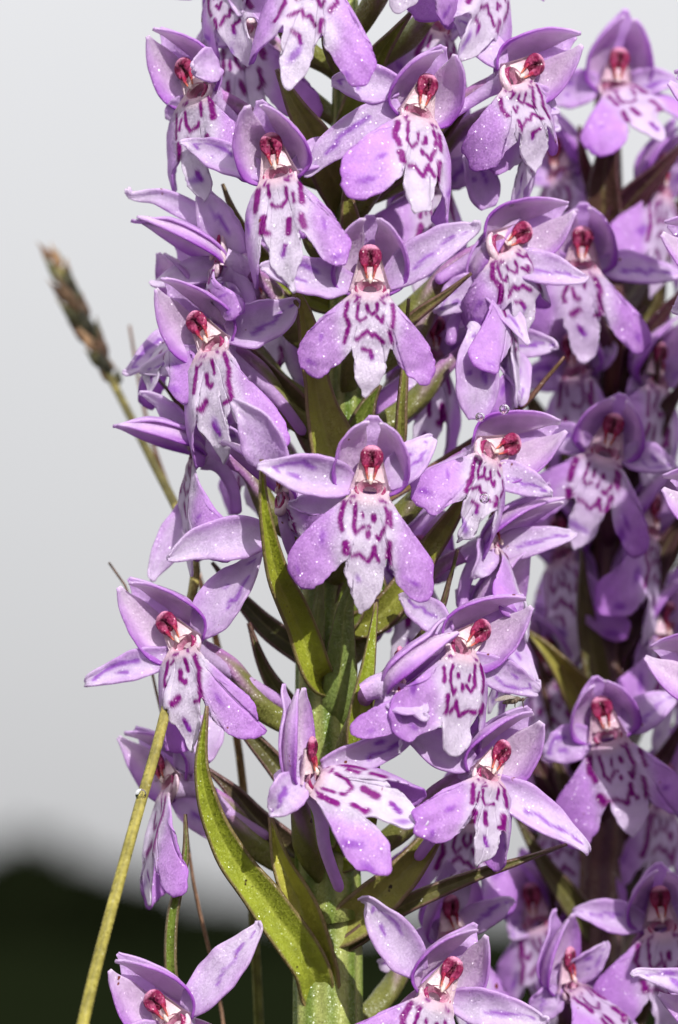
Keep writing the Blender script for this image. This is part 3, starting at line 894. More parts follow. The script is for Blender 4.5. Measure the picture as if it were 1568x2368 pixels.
FLOWERS = [
    # top of the spike
    dict(px=738, py=-72, yaw=-6, pitch=4, roll=8, kind='B', lip=dict(kL=.42, kR=.10, lp=8, lr=4)),
    dict(px=975, py=-170, yaw=22, pitch=0, roll=15, kind='A', lip=dict(kL=.1, kR=.25, ly=.78), sep=[(860, -60, 0, 2.2), (1120, -120, 0, 2.4)]),
    dict(px=968, py=262, yaw=24, pitch=4, roll=20, kind='A', hood=dict(L=5.6, blunt=.6, fw=1.9), lip=dict(kL=.10, kR=.5, lp=14, lr=-10, ly=.98),
         sep=[(704, 405, 1.5, 2.5, dict(mark=2, bend=.5)), (768, 190, 2, 2.6, dict(mark=1, base=(-1.5, 1.2, 1.6)))]),
    dict(px=642, py=402, yaw=-16, pitch=2, roll=-13, kind='C', hood=dict(L=5.8, blunt=.55, fw=1.8), lip=dict(kL=.5, kR=.12, lp=10, lr=2, ly=.95), sep=[(430, 330, 5, 2.2), (800, 330, 6, 2.2)]),
    dict(px=856, py=664, yaw=2, pitch=0, roll=0, kind='B', lip=dict(kL=.13, kR=.13, ly=.86, lx=.93, mid=-.15, var=.1), hood=dict(L=5.5, fw=1.5, blunt=.75, tau=6),
         sep=[(602, 617, -.5, 2.6, dict(mark=1, bend=-.1)), (1108, 520, 0, 2.7, dict(mark=2, bend=-.2))]),
    dict(px=856, py=1128, yaw=2, pitch=0, roll=3, kind='A', lip=dict(kL=.10, kR=.10, ly=1.0, lx=.98, var=.1), hood=dict(L=5.5, fw=1.5, blunt=.75, tau=6, dfw=.5),
         sep=[(597, 1076, -1, 2.9, dict(mark=1)), (1002, 1010, 2, 2.5, dict(mark=3))]),
    # left side, from the top
    dict(px=455, py=215, d=5, yaw=-38, pitch=0, roll=-32, kind='C', hood=dict(open=100), lip=dict(kL=.3, kR=.3, lp=0, lr=26, ly=.95), sep=[(440, 160, -3, 2.4, dict(mark=0, base=(2.6, .3, .6))), (400, 290, 3, 2.0)]),
    dict(px=490, py=800, yaw=-30, pitch=0, roll=-36, kind='D', hood=dict(open=108, L=6.6), lip=dict(kL=.4, kR=.22, lp=8, lr=24, mid=.1),
         sep=[(690, 700, 0, 3.1, dict(mark=2, bend=.4)), (330, 860, 5, 2.0)], spur=[(560, 850, 5), (640, 920, 6), (705, 1005, 7)]),
    dict(px=425, py=1492, yaw=-28, pitch=2, roll=-42, kind='D', hood=dict(open=112, L=6.9), lip=dict(kL=.55, kR=.12, lp=8, lr=30, ly=.92),
         sep=[(608, 1275, 0, 3.3, dict(mark=3, bend=.1)), (196, 1578, 2.5, 2.0, dict(mark=1))], spur=[(520, 1545, 6), (600, 1592, 7), (690, 1648, 8)]),
    dict(px=390, py=1815, d=8, yaw=-58, pitch=0, roll=-46, kind='D', hood=dict(open=95, L=6.2), lip=dict(kL=.45, kR=.2, lp=20, lr=34, ly=1.1), sep=[(515, 1650, 2, 3.0, dict(mark=0)), (560, 1950, 4, 2.4)], spur=[(480, 1835, 8.5), (545, 1890, 8.5), (622, 1938, 8.5)]),
    dict(px=400, py=2368, d=0, yaw=-25, pitch=4, roll=-44, kind='D', hood=dict(open=112, L=6.9, dshift=.3), lip=dict(kL=.3, kR=.12, lr=25), sep=[(608, 2135, 0, 2.9, dict(mark=2, bend=.1)), (250, 2420, 0, 2.2)]),
    # left, turned away
    dict(px=500, py=612, d=6, yaw=-84, pitch=6, roll=-6, kind='C', hood=dict(open=84, tau=62, fw=.3, L=7.4, curl=-.6, Rm=2.2), lip=dict(lp=-5, ly=.55, kL=.3, kR=.3), sep=[(468, 438, -1, 3.0, dict(mark=2, bp=(555, 590, 0))), (292, 445, 1, 1.6, dict(mark=0, bp=(530, 560, 1), bend=.9)), (350, 660, 2, 2.2, dict(mark=0))]),
    dict(px=450, py=1050, d=7, yaw=-78, pitch=0, roll=-4, kind='C', hood=dict(open=84, tau=66, fw=.3, L=6.8, curl=-.4), lip=dict(lp=2, lr=0, ly=.95, kL=.3, kR=.35, wave=.3), sep=[(330, 900, 0, 2.0, dict(mark=0, bend=.5)), (350, 1340, 2, 2.4, dict(mark=0, bp=(470, 1150, 2)))]),
    dict(px=440, py=745, d=9, yaw=-58, pitch=0, roll=-10, kind='C', lip=dict(kL=.3, kR=.2, lp=34, lr=8, ly=.8), sep=[(290, 870, 1, 2.0), (520, 650, 0, 2)]),
    dict(px=652, py=1150, d=1.8, yaw=-74, pitch=0, roll=0, kind='A', hood=dict(open=82, tau=46, L=6.9, fw=.4, Rm=2.4, blunt=.2), lip=dict(ly=.5, lp=-35, kL=.3, kR=.3),
         sep=[(546, 925, -4.5, 3.0, dict(mark=0, bend=.5, bp=(645, 1095, -2.5))), (386, 1288, -.5, 2.9, dict(mark=0, bend=.5, bp=(635, 1240, 0))), (672, 1168, -1.5, 2.3, dict(mark=0, bp=(800, 1160, 0)))],
         spur=[(660, 1190, 2.5), (668, 1250, 3.5), (690, 1310, 5.5)], dz=6),
    # lower middle, seen from the side
    dict(px=722, py=1800, d=-1.0, yaw=74, pitch=0, roll=-4, kind='C', hood=dict(open=100, tau=-2, fw=.2, L=7.2, Rm=2.1, dfw=1.0, spread=.5), lip=dict(kL=.10, kR=.62, lp=70, lr=0, lt=-50, ly=1.0, lx=1.05, wave=.24, mirror=True, var=.2), no_col=False,
         sep=[(984, 1655, 1, 2.2, dict(mark=3, base=(.5, -.6, .9), bend=.5)), (622, 1880, -1.5, 2.7, dict(mark=2, bow=.5))], spur=[(738, 1870, -.5), (752, 1960, 0), (788, 2062, 1)], dz=8),
    # right side, from the top
    dict(px=1190, py=185, d=4, yaw=34, pitch=0, roll=56, kind='B', hood=dict(open=108, L=6.6), lip=dict(kL=.3, kR=.5, lp=0, lr=-72, ly=.75), sep=[(1050, 40, 2, 2.4), (1290, 260, 3, 2.2)]),
    dict(px=1160, py=572, yaw=32, pitch=0, roll=58, kind='B', hood=dict(open=108, L=6.8), lip=dict(kL=.4, kR=.5, lp=0, lr=-80, ly=.8),
         sep=[(1352, 648, 1, 2.4, dict(mark=2)), (1075, 345, 1, 2.7, dict(mark=3, base=(-2.8, 1.2, 1.2)))]),
    dict(px=1130, py=1050, yaw=34, pitch=2, roll=70, kind='B', hood=dict(open=110, L=6.7), lip=dict(kL=.25, kR=.35, lp=5, lr=-46, ly=.8, lx=.9),
         sep=[(1095, 748, 1, 3.1, dict(mark=3, base=(-2.6, 1.0, .6))), (1275, 1142, 1.5, 2.2, dict(mark=2))]),
    dict(px=1066, py=1500, d=.5, yaw=34, pitch=0, roll=54, kind='A', hood=dict(open=116, L=6.8), lip=dict(kL=.08, kR=.5, lp=4, lr=-46, ly=.92, lx=1.05), sep=[(1250, 1600, 4, 2.2), (930, 1380, 5, 2.2)]),
    dict(px=922, py=1592, d=-1.4, yaw=84, pitch=0, roll=4, kind='C', hood=dict(open=96, tau=40, L=6.6, fw=.9, Rm=2.3), lip=dict(kL=.5, kR=.5, lp=0, ly=.5, lx=.45), sep=[(985, 1662, -1, 2.4, dict(mark=0, bend=-.3, bp=(890, 1612, -1)))], spur=[(880, 1640, 0), (865, 1700, 1), (858, 1790, 2.5)]),
    dict(px=1128, py=1795, d=1.5, yaw=38, pitch=0, roll=36, kind='C', hood=dict(open=114, L=6.4, blunt=.6), lip=dict(kL=.08, kR=.5, lp=8, lr=-22, ly=.75, lx=1.1),
         sep=[(1365, 1968, 2, 2.7, dict(mark=2)), (945, 1700, 0, 2.8, dict(mark=0))], spur=[(1060, 1870, 3), (1020, 1910, 4), (962, 1988, 5)]),
    dict(px=1012, py=2300, d=0, yaw=20, pitch=4, roll=32, kind='A', hood=dict(open=112, L=6.2, curl=.9), lip=dict(kL=.1, kR=.3, lr=-10), sep=[(845, 2078, 0, 3.0, dict(mark=1, base=(-1.8, .8, .8))), (1265, 2362, 0, 2.6)]),
    # right, behind
    dict(px=1215, py=255, d=10, yaw=70, pitch=0, roll=20, kind='C', lip=dict(kL=.3, kR=.3, ly=.9), sep=[(1130, 400, 0, 2.4), (1290, 300, 1, 2.0)]),
    dict(px=1140, py=660, d=9, yaw=75, pitch=0, roll=10, kind='B', lip=dict(kL=.3, kR=.3, lp=14), sep=[(1010, 720, -1, 2.4), (1220, 800, -3, 2.2)]),
    dict(px=1175, py=800, d=11, yaw=80, pitch=0, roll=0, kind='C', lip=dict(kL=.2, kR=.2, ly=.8), sep=[(1210, 930, -3, 2.6), (1290, 800, 0, 2.2)]),
    dict(px=1150, py=1270, d=8, yaw=86, pitch=8, roll=12, kind='C', hood=dict(open=80, tau=44, fw=2.0, L=6.8), lip=dict(kL=.2, kR=.3, lp=10, ly=.8), sep=[(1095, 1330, -3, 2.4, dict(mark=0)), (1330, 1235, 1, 2.2)]),
    dict(px=1150, py=1440, d=9, yaw=64, pitch=0, roll=10, kind='C', lip=dict(kL=.3, kR=.2, ly=.8), sep=[(1240, 1590, -3, 2.6), (1060, 1360, 0, 2.2)]),
    dict(px=1080, py=1890, d=13, yaw=20, pitch=0, roll=10, kind='B', lip=dict(kL=.1, kR=.1, ly=.9), sep=[(960, 1960, 0, 2.4), (1200, 1800, 0, 2.2)]),
    dict(px=1050, py=2160, d=12, yaw=40, pitch=0, roll=-10, kind='D', lip=dict(kL=.1, kR=.1), sep=[(880, 2230, 0, 2.4), (1180, 2080, 0, 2.2)]),
    # top, beyond the frame's edge and behind
    dict(px=520, py=-60, d=5, yaw=-40, pitch=0, roll=-20, kind='B', lip=dict(kL=.3, kR=.2, ly=.8), sep=[(560, 40, -2, 2.4, dict(mark=2)), (350, -20, 1, 2.3)]),
    dict(px=1150, py=-60, d=6, yaw=45, pitch=0, roll=30, kind='B', lip=dict(kL=.3, kR=.2, ly=.9), sep=[(1080, 100, -2, 2.3, dict(mark=2)), (1260, -10, 1, 2.3)]),
    dict(px=560, py=70, d=11, yaw=-30, pitch=0, roll=-10, kind='C', lip=dict(kL=.2, kR=.2), sep=[(460, 100, 0, 2.4), (640, 60, 0, 2.4)]),
    dict(px=1010, py=60, d=12, yaw=30, pitch=0, roll=10, kind='C', lip=dict(kL=.2, kR=.2), sep=[(900, 140, 0, 2.4), (1100, 60, 0, 2.4)]),
    dict(px=620, py=700, d=13, yaw=-40, pitch=0, roll=-10, kind='C', lip=dict(kL=.2, kR=.2), sep=[(500, 640, 0, 2.4), (700, 760, 0, 2.4)]),
    dict(px=1000, py=820, d=14, yaw=40, pitch=0, roll=10, kind='C', lip=dict(kL=.2, kR=.2), sep=[(900, 900, 0, 2.4), (1100, 760, 0, 2.4)]),
    dict(px=1010, py=420, d=14, yaw=40, pitch=0, roll=10, kind='C', lip=dict(kL=.2, kR=.2), sep=[(900, 500, 0, 2.4), (1100, 360, 0, 2.4)]),
    dict(px=960, py=1330, d=13, yaw=30, pitch=0, roll=10, kind='C', lip=dict(kL=.2, kR=.2, ly=.8), sep=[(870, 1400, 0, 2.4), (1060, 1280, 0, 2.4)]),
    dict(px=590, py=1000, d=14, yaw=-40, pitch=0, roll=-10, kind='C', lip=dict(kL=.2, kR=.2, ly=.8), sep=[(520, 1050, 0, 2.4), (680, 940, 0, 2.4)]),
]
for i, q in enumerate(FLOWERS):
    q = dict(q)
    q.setdefault('d', dep(q['px'], q['py']))
    det = 1.0 if q['d'] < 6 else 0.75
    make_flower(o1, stem=S1, seed=i + 1, detail=det, **q)

for i, (pts, w, kw) in enumerate([
    ([(478, 1632, -.5), (468, 1790, .6), (520, 1950, 2.5), (620, 2090, 4), (712, 2220, 5.4), (735, 2290, 7.0)], 92, dict(c0=lin((158, 168, 54)), cup=.3)),
    ([(625, 1888, 5), (650, 1990, 4.8), (700, 2110, 5.6), (742, 2290, 7.4)], 105, dict(c0=lin((190, 186, 78)), cup=.5)),
    ([(605, 1062, -2.2), (612, 1190, -1.5), (640, 1330, .8), (690, 1450, 3.8), (728, 1555, 5.4)], 76, dict(c0=lin((162, 170, 52)), hint=(.2, -1, .2))),
    ([(872, 1385, .5), (852, 1530, .2), (828, 1680, 1.0), (838, 1820, 3.4), (810, 1960, 5.6)], 84, dict(c0=lin((150, 164, 46)), cup=.1, hint=(.25, -1, .25))),
    ([(672, 640, 3), (704, 740, 3.4), (722, 850, 4.2), (742, 960, 5.5), (775, 1085, 7.2)], 112, dict(c0=lin((162, 166, 70)), hint=(.2, -1, .25), widths=[.05, .25, .42, .5, .55, .7, .95, 1.0, .9, .7])),
    ([(515, 425, 8), (545, 500, 8), (600, 590, 9), (700, 680, 9.5)], 48, dict(c0=lin((130, 140, 40)))),
    ([(640, 160, 5), (680, 240, 5), (730, 330, 6), (780, 430, 8)], 100, dict(c0=lin((140, 140, 66)))),
    ([(950, 30, 4), (915, 75, 5), (870, 140, 7), (820, 260, 8.5)], 70, dict(c0=lin((132, 148, 50)))),
    ([(800, 400, 4), (805, 470, 5), (812, 540, 6.5), (806, 640, 8)], 75, dict(c0=lin((150, 150, 70)))),
    ([(945, 690, 4), (938, 800, 5), (930, 930, 5.5), (915, 1050, 7), (830, 1180, 8)], 30, dict(c0=lin((140, 142, 66)))),
    ([(1090, 632, 5), (1030, 680, 6), (950, 740, 7), (840, 850, 8.5)], 36, dict(c0=lin((128, 118, 72)))),
    ([(1130, 1060, 6), (1075, 1150, 6.5), (1000, 1260, 7.5), (880, 1420, 8)], 70, dict(c0=lin((138, 140, 56)))),
    ([(1058, 1270, 4), (1040, 1340, 5), (1000, 1440, 6), (850, 1600, 7.5)], 24, dict(c0=lin((110, 112, 60)))),
    ([(1312, 1952, 5), (1200, 1990, 5), (1080, 2030, 5.5), (930, 2095, 6.5), (820, 2170, 7)], 42, dict(c0=OLIVE)),
    ([(1060, 1850, 6), (1010, 1920, 6), (930, 2020, 6.2), (820, 2120, 7)], 100, dict(c0=lin((168, 166, 84)), cup=.6)),
    ([(495, 1615, 8), (560, 1680, 8.5), (640, 1770, 9), (740, 1900, 9)], 60, dict(c0=lin((96, 92, 54)))),
    ([(470, 1770, 9), (540, 1830, 9.5), (600, 1900, 9.5), (730, 2020, 9)], 80, dict(c0=lin((92, 78, 58)))),
    ([(575, 1440, 9), (610, 1540, 9.5), (660, 1620, 9.5), (740, 1720, 9)], 50, dict(c0=lin((98, 98, 54)))),
    ([(490, 1300, 11), (545, 1370, 11), (620, 1450, 10.5), (740, 1540, 9.5)], 60, dict(c0=lin((86, 88, 48)))),
    ([(580, 800, 7), (640, 880, 7.5), (700, 960, 8), (780, 1090, 9)], 82, dict(c0=lin((116, 104, 66)))),
    ([(1306, 825, 9), (1262, 875, 9), (1200, 945, 9.5), (1040, 1060, 10), (830, 1190, 9.5)], 26, dict(c0=lin((136, 110, 66)))),
    ([(430, 1882, 3), (428, 1990, 3), (398, 2130, 3), (404, 2290, 3.6), (470, 2400, 5), (700, 2440, 7)], 26, dict(c0=lin((118, 138, 52)), widths=[.1, .5, .85, 1, 1, 1, 1, 1, 1, 1])),
    ([(1110, 200, 8), (1060, 270, 8), (990, 350, 9), (830, 470, 10)], 40, dict(c0=lin((124, 118, 62)))),
    ([(900, 1400, 8), (870, 1340, 8), (830, 1330, 8), (800, 1420, 8.5)], 80, dict(c0=GREEN2)),
    ([(350, 860, 11), (390, 905, 11), (450, 970, 11), (640, 1120, 10), (780, 1200, 9.8)], 34, dict(c0=lin((118, 98, 66)))),
    ([(880, 890, 7), (850, 940, 7.5), (830, 1000, 8), (800, 1080, 8.6)], 90, dict(c0=GREEN2)),
]):
    bract(o1, pts, w, seed=200 + i, stem=S1, **kw)

# ------------------------------------------------------------------ shaded dark-stemmed orchid behind
S2 = Stem([(1398, 180, 29, 54), (1405, 300, 29, 66), (1415, 700, 28, 74), (1412, 1100, 27, 84), (1405, 1500, 26, 100), (1395, 1900, 25, 120), (1385, 2420, 24, 130)],
          lin((84, 56, 58)), lin((110, 84, 66)), (lin((104, 66, 74)), lin((168, 104, 168))))
o2 = empty('spotted_orchid', S2.foot)
tag(o2, 'shaded orchid spike with dark purple brown stem and bracts', 'orchid', 'flowering orchids')
S2.build(o2, 22)
basal_leaves(o2, S2.footp, 4, 41)
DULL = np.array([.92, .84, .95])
F2L = [
    dict(px=1425, py=200, d=24, yaw=10, roll=6, kind='C', hood=dict(L=6.4, blunt=.4), lip=dict(lp=40, lr=-28, ly=.8), sep=[(1270, 225, 2, 2.8), (1560, 190, 0, 2.2)]),
    dict(px=1345, py=615, d=16, yaw=-6, roll=2, kind='D', hood=dict(L=5.2, blunt=.7), lip=dict(kL=.2, kR=.1, ly=.78, lr=-4), sep=[(1580, 640, 2, 2.4, dict(mark=2)), (1190, 600, 4, 2.2)]),
    dict(px=1400, py=1045, d=16, yaw=-4, roll=16, kind='A', hood=dict(L=5.0, blunt=.7), lip=dict(kL=.2, kR=.2, ly=.85), sep=[(1560, 1080, 1, 2.4), (1240, 1000, 4, 2.2)]),
    dict(px=1405, py=1700, d=14, yaw=4, roll=-12, kind='A', hood=dict(L=5.0, blunt=.6), lip=dict(kL=.12, kR=.2, ly=.98, lr=-4), sep=[(1258, 1745, 1, 2.8, dict(mark=1)), (1568, 1600, 2, 2.6)]),
    dict(px=1530, py=2140, d=14, yaw=8, roll=-4, kind='A', hood=dict(L=5.2, blunt=.6), lip=dict(kL=.12, kR=.12), sep=[(1330, 2105, 0, 2.4, dict(mark=2)), (1680, 2080, 2, 2.4)]),
    dict(px=1320, py=2280, d=13, yaw=62, roll=-8, kind='C', hood=dict(tau=4, fw=.6, open=90), lip=dict(kL=.12, kR=.2, lp=46, ly=.9), sep=[(1405, 2180, 0, 2.2), (1230, 2360, 0, 2.4)]),
    dict(px=1330, py=860, d=24, yaw=-40, roll=-10, kind='C', lip=dict(), sep=[(1200, 880, 0, 2.6), (1420, 800, 0, 2.2)]),
    dict(px=1520, py=880, d=24, yaw=50, roll=10, kind='C', lip=dict(kL=.2, kR=.2), sep=[(1460, 960, 0, 2.2), (1620, 830, 0, 2.2)]),
    dict(px=1510, py=1230, d=24, yaw=60, roll=10, kind='B', lip=dict(kL=.2, kR=.2), sep=[(1440, 1340, 0, 2.4), (1600, 1180, 0, 2.2)]),
    dict(px=1300, py=1280, d=26, yaw=-50, roll=-10, kind='B', lip=dict(kL=.2, kR=.2), sep=[(1360, 1390, 0, 2.2), (1230, 1250, 0, 2.2)]),
    dict(px=1530, py=440, d=26, yaw=50, roll=10, kind='B', lip=dict(kL=.2, kR=.2), sep=[(1470, 520, 0, 2.2), (1600, 380, 0, 2.2)]),
    dict(px=1290, py=400, d=29, yaw=-50, roll=-10, kind='B', lip=dict(kL=.2, kR=.2), sep=[(1200, 420, 0, 2.4), (1330, 500, 0, 2.2)]),
    dict(px=1540, py=1480, d=25, yaw=50, roll=10, kind='B', lip=dict(kL=.2, kR=.2), sep=[(1480, 1600, 0, 2.2), (1600, 1400, 0, 2.2)]),
    dict(px=1270, py=1560, d=27, yaw=-40, roll=-10, kind='B', lip=dict(kL=.2, kR=.2), sep=[(1180, 1600, 0, 2.2), (1330, 1500, 0, 2.2)]),
    dict(px=1290, py=1900, d=26, yaw=-30, roll=-10, kind='B', lip=dict(kL=.2, kR=.2), sep=[(1180, 1870, 0, 2.2), (1340, 1990, 0, 2.2)]),
    dict(px=1240, py=2130, d=24, yaw=-30, roll=-10, kind='B', lip=dict(kL=.2, kR=.2), sep=[(1180, 2170, 0, 2.2), (1340, 2110, 0, 2.2)]),
    dict(px=1530, py=1850, d=27, yaw=40, roll=10, kind='B', lip=dict(kL=.2, kR=.2), sep=[(1480, 1960, 0, 2.2), (1600, 1800, 0, 2.2)]),
]
for i, q in enumerate(F2L):
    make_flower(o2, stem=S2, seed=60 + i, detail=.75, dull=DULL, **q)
for i, (pts, w, kw) in enumerate([
    ([(1425, 235, 19), (1412, 320, 19), (1395, 420, 20), (1400, 560, 22)], 92, dict(c0=lin((92, 66, 52)))),
    ([(1590, 320, 18), (1520, 400, 19), (1450, 480, 21), (1410, 580, 22.5)], 90, dict(c0=DARKP)),
    ([(1340, 290, 21), (1350, 370, 21), (1380, 460, 22), (1410, 560, 23)], 50, dict(c0=lin((110, 56, 60)))),
    ([(1600, 650, 18), (1530, 730, 19), (1450, 850, 21), (1415, 960, 22)], 70, dict(c0=DARKP)),
    ([(1600, 860, 19), (1530, 960, 20), (1450, 1090, 21), (1415, 1200, 22)], 90, dict(c0=lin((80, 54, 54)))),
    ([(1600, 1160, 19), (1540, 1260, 20), (1470, 1390, 21), (1410, 1500, 21)], 100, dict(c0=lin((84, 60, 56)))),
    ([(1345, 1270, 19), (1352, 1400, 19), (1375, 1530, 20), (1395, 1640, 21)], 70, dict(c0=lin((110, 104, 62)))),
    ([(1215, 1455, 16), (1270, 1510, 16), (1330, 1590, 18), (1390, 1690, 20)], 100, dict(c0=lin((160, 152, 74)), cup=.6)),
    ([(1190, 1880, 17), (1260, 2000, 17), (1320, 2080, 18), (1390, 2180, 20)], 66, dict(c0=lin((104, 100, 56)))),
    ([(1600, 1640, 18), (1540, 1740, 19), (1470, 1850, 20), (1400, 1960, 21)], 70, dict(c0=DARKP)),
    ([(1270, 1700, 20), (1300, 1800, 20), (1350, 1900, 21), (1390, 2000, 21)], 70, dict(c0=lin((92, 78, 52)))),
    ([(1420, 770, 19), (1428, 660, 19), (1425, 780, 20), (1412, 900, 21)], 40, dict(c0=lin((110, 66, 54)))),
]):
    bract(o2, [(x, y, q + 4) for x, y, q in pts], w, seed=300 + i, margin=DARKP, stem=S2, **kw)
for k in range(22):
    s_ = (-1) ** k
    y0 = 560 + k * 84
    rr_ = np.random.default_rng(500 + k)
    ox = s_ * rr_.uniform(120, 230)
    dd = rr_.uniform(24, 34)
    bract(o2, [(1405 + ox, y0 - 130, dd), (1405 + ox * .75, y0 - 20, dd), (1405 + ox * .4, y0 + 90, dd * .5 + 14), (1405 + ox * .1, y0 + 170, 27)], rr_.uniform(80, 120), c0=[DARKP, lin((92, 66, 52)), lin((96, 84, 50))][k % 3], margin=DARKP, seed=520 + k, stem=S2)

# ------------------------------------------------------------------ third orchid, reaching in from beside the dark one
S3 = Stem([(1990, -120, -2, 60), (1995, 600, -2, 84), (1985, 1300, -2, 120), (1975, 2420, -3, 150)], GREEN2, lin((150, 150, 80)), (lin((122, 124, 60)), lin((186, 126, 190))))
o3 = empty('spotted_orchid', S3.foot)
tag(o3, 'bright lilac orchid whose petal tips overlap the dark stemmed spike', 'orchid', 'flowering orchids')
S3.build(o3, 23)
basal_leaves(o3, S3.footp, 4, 51)
F3L = [
    dict(px=1690, py=600, d=0, yaw=-40, roll=-62, kind='B', hood=dict(L=6.2), sep=[(1640, 420, 0, 2.4), (1560, 720, 2, 2.4)], lip=dict(lr=30)),
    dict(px=1680, py=1180, d=0, yaw=-50, roll=-66, kind='B', hood=dict(L=6.0), sep=[(1640, 1000, 0, 2.4), (1640, 1290, 2, 2.4)], lip=dict(lr=30)),
    dict(px=1650, py=1560, d=1, yaw=-50, roll=-72, kind='B', hood=dict(L=6.2), sep=[(1600, 1420, 2, 2.4), (1620, 1680, 2, 2.4)], lip=dict(lr=30)),
    dict(px=1720, py=230, d=0, yaw=-40, roll=-70, kind='B', sep=[(1660, 60, 0, 2.4), (1640, 330, 2, 2.4)], lip=dict(lr=30)),
    dict(px=1690, py=2330, d=-1, yaw=-40, roll=-76, kind='B', sep=[(1460, 2245, 0, 1.8), (1640, 2430, 0, 2.4)], lip=dict(lr=30)),
    dict(px=1740, py=1900, d=0, yaw=-40, roll=-50, kind='B', lip=dict(lr=20), sep=[(1640, 1990, 0, 2.4), (1800, 1700, 0, 2.4)]),
]
for k in range(26):
    a = k * 137.5 + 20
    py = -60 + k * 92
    th = math.radians(((a + 180) % 360) - 180)
    if math.sin(th) < -.35:
        continue
    F3L.append(dict(px=1990 + math.sin(th) * 11.5 * PPM, py=py, d=-2 - 11.5 * math.cos(th), yaw=math.degrees(th), roll=20 * math.sin(th), kind='ABCD'[k % 4]))
for i, q in enumerate(F3L):
    make_flower(o3, stem=S3, seed=90 + i, detail=.85 if i < 6 else .5, **q)
for k in range(10):
    s = (-1) ** k
    y0 = 100 + k * 240
    bract(o3, [(1990 + s * 300, y0, -2), (1990 + s * 240, y0 + 130, -1), (1990 + s * 110, y0 + 240, 0), (1990 + s * 20, y0 + 330, 1.5)], 80, seed=400 + k)

# two lit ovary bracts lying along the stem under the middle flowers
for i, (pts, w, kw) in enumerate([
    ([(830, 1310, 4.5), (800, 1400, 5), (790, 1500, 5.6), (780, 1640, 6.8)], 82, dict(c0=lin((128, 146, 74)), cup=-.5)),
    ([(745, 1330, 5.2), (735, 1420, 5.6), (728, 1520, 6.4)], 50, dict(c0=lin((132, 144, 80)), cup=-.5)),
]):
    bract(o1, pts, w, seed=250 + i, stem=S1, **kw)


# ------------------------------------------------------------------ grasses
def to_soil(p, dx=0.0):
    w = W(p); w[2] = 0.0; w[0] += dx
    return (B.T @ (w - F0)) * 1000


def spikelet_grid(c, axis, L, rad, hint):
    pts = [c, c + axis * L * .4, c + axis * L * .75, c + axis * L]
    return tube_grid(pts, [rad * .4, rad, rad * .95, rad * .6, rad * .25, .02], 12, 9, flat=.6)


culm_px = [(135, 620, 40), (200, 770, 36), (270, 900, 31), (350, 1060, 23), (420, 1200, 16), (452, 1300, 11), (440, 1400, 8.5), (414, 1510, 6.4), (392, 1610, 4.0), (362, 1730, 1.2), (322, 1870, -1.5), (270, 2060, -4.5), (222, 2240, -7.0), (185, 2400, -9.0)]
cp = [P(*q) for q in culm_px]
foot = to_soil(cp[-1], -.02)
g1 = empty('grass_stalk', W(foot))
tag(g1, 'yellow green grass stalk with brown seed head crossing before the lilac orchid', 'grass', 'grasses among the orchids')
V, U, A = tube_grid(cp + [cp[-1] + (cp[-1] - cp[-2]) * 1.0, cp[-1] + (foot - cp[-1]) * .12, cp[-1] + (foot - cp[-1]) * .3, cp[-1] + (foot - cp[-1]) * .6, foot], [.3, .34, .38, .42, .46, .5, .52, .54, .56, .58, .6, .62, .64, .66, .8, .9], 200, 14, 5, .05)
c = mixc(lin((150, 138, 74)), lin((170, 160, 66)), sst(.1, .3, U))
c = mixc(c, lin((118, 110, 62)), .6 * np.clip(np.cos(5 * A), 0, 1))
c = mixc(c, lin((190, 172, 84)), .5 * np.clip(snoise(U * 30, A, 5, 1, 2), 0, 1))
MB().grid(V, c, True).build('stem', M_DRY, g1)
r = np.random.default_rng(11)
axis_pts = cr([P(268, 890, 31.5), P(215, 790, 35), P(165, 690, 38), P(128, 600, 40.5)], 26)
for i in range(26):
    t = axis_pts[min(i + 1, 25)] - axis_pts[max(i - 1, 0)]
    t /= np.linalg.norm(t)
    a = i * 2.4
    sd = np.array([math.cos(a), math.sin(a), 0]); sd -= sd @ t * t
    ax_ = t * .93 + sd * .30; ax_ /= np.linalg.norm(ax_)
    k = math.sin(math.pi * (.12 + .80 * i / 25)) * .5 + .55
    V, U, A = spikelet_grid(axis_pts[i] + sd * .25, ax_, 3.4 * k * r.uniform(.8, 1.2), .52 * k, (0, -1, 0))
    base = [lin((84, 82, 44)), lin((118, 84, 60)), lin((60, 58, 36)), lin((150, 116, 84))][i % 4]
    c = mixc(base, lin((190, 160, 128)), .6 * sst(.6, 1, U))
    c = mixc(c, lin((70, 62, 40)), .5 * np.clip(np.cos(4 * A), 0, 1))
    MB().grid(V, c, True).build('spikelet', M_DRY, g1)


def blade(label, pts, width, c0, c1, seed):
    p = [P(*q) for q in pts]
    ft = to_soil(p[-1])
    g = empty('grass_stalk', W(ft))
    tag(g, label, 'grass', 'grasses among the orchids')
    n = len(p)
    V, U, Vv = ribbon_grid(p + [p[-1] + (ft - p[-1]) * q for q in (.06, .15, .35, .65, 1.0)], np.array([.1, .5, .8, 1, 1, 1, 1, 1.1, 1.2]) * width / PPM, (0.2, -1, 0), 140, 7, cup=.5, seed=seed)
    MB().grid(V, mixc(c0, c1, sst(.02, .2, U))).build('leaf', M_DRY, g, .2)


blade('thin grass leaf with rusty tip standing behind the curled lilac petals', [(300, 752, 30), (320, 870, 29), (352, 1020, 27), (430, 1240, 22), (500, 1480, 16), (560, 1800, 15), (600, 2400, 14)], 34, lin((176, 118, 84)), lin((112, 116, 58)), 1)
blade('thread thin brown grass leaf behind the crossing stalk', [(252, 1300, 13), (288, 1350, 13), (332, 1470, 12.5), (362, 1600, 12), (384, 1690, 12), (420, 1850, 12), (450, 2050, 12), (520, 2400, 12)], 13, lin((120, 84, 60)), lin((160, 128, 104)), 2)

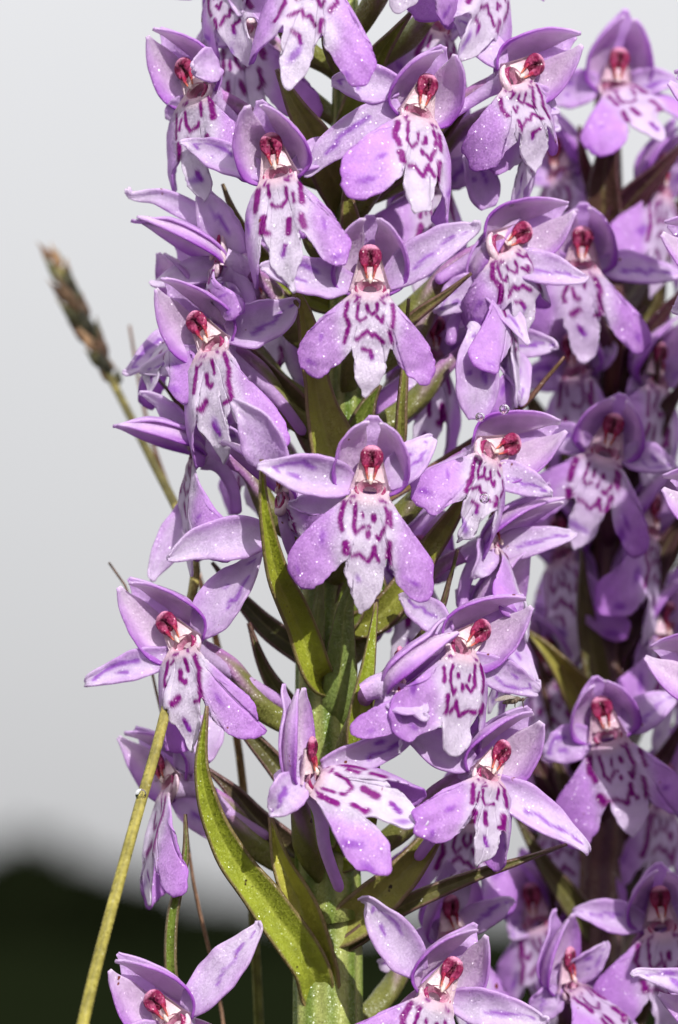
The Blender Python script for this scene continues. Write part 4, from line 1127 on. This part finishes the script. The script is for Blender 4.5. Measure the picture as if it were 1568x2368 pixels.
# ------------------------------------------------------------------ water drops
def drop(px, py, d, rad, label, flat=.8):
    c = W(P(px, py, d))
    th = np.linspace(0.0, math.pi, 17); ps = np.linspace(0, 2 * math.pi, 24, endpoint=False)
    TH, PS = np.meshgrid(th, ps, indexing='ij')
    k = rad / PPM / 1000
    X = np.stack([k * np.sin(TH) * np.cos(PS), k * flat * np.sin(TH) * np.sin(PS), k * np.cos(TH)], -1).reshape(-1, 3) + c
    f = gfaces(17, 24, True)
    o = raw_obj('water_drop', X, f, M_WATER, origin=c)
    tag(o, label, 'drop', 'water drops')


drop(326, 1836, -1.3, 13, 'clear water drop hanging on the yellow green grass stalk')
drop(1166, 946, -1.2, 12, 'larger water drop on the hood of the side turned flower')
drop(1110, 964, -1.0, 11, 'small water drop at the base of the side turned hood')
drop(1120, 1152, -1.6, 12, 'water drop on the short lip of the side turned flower')
drop(957, 1080, 0.6, 8, 'tiny water drop on the rim of a round hood')

# ------------------------------------------------------------------ small fly
fo = P(1190, 1622, 0.6)
fly = empty('fly', W(fo + np.array([0, 0, -.45])))
tag(fly, 'tiny grey brown fly perched on top of a pink hood', 'insect')
DK, DK2 = lin((88, 74, 62)), lin((120, 104, 88))
mb = MB()
V, U, A = tube_grid([fo + np.array(q) for q in ((-.9, 0, -.12), (-.5, 0, .0), (0, 0, .12), (.25, 0, .2), (.5, 0, .18))], [.05, .17, .2, .26, .27, .2, .06], 26, 12)
mb.grid(V, mixc(DK2, DK, .5 + .5 * np.cos(U * 40)), True).build('body', M_DRY, fly)
V, U, A = tube_grid([fo + np.array(q) for q in ((.48, 0, .17), (.6, -.02, .15), (.72, -.02, .1))], [.06, .16, .16, .05], 12, 10)
MB().grid(V, DK, True).build('head', M_DRY, fly)
for q in (-1, 1):
    V, U, Vv = ribbon_grid([fo + np.array((.15, q * .12, .3)), fo + np.array((-.5, q * .34, .34)), fo + np.array((-1.1, q * .42, .2)), fo + np.array((-1.45, q * .4, .08))], [.12, .4, .6, .66, .5, .1], (0, -.5, 1), 16, 7, cup=.05)
    MB().grid(V, DK2).build('wing', M_WING, fly, .015)
    V, U, A = tube_grid([fo + np.array(v) for v in ((.7, q * .06, .16), (.86, q * .1, .3), (1.05, q * .14, .34))], [.03, .025, .012], 8, 5)
    MB().grid(V, DK, True).build('antenna', M_DRY, fly)
    for k in range(3):
        x0 = .35 - .28 * k
        V, U, A = tube_grid([fo + np.array(v) for v in ((x0, q * .14, .05), (x0 + .22 - .25 * k, q * .42, .06), (x0 + .3 - .35 * k, q * .5, -.42))], [.04, .03, .02], 10, 5)
        MB().grid(V, DK, True).build('leg', M_DRY, fly)
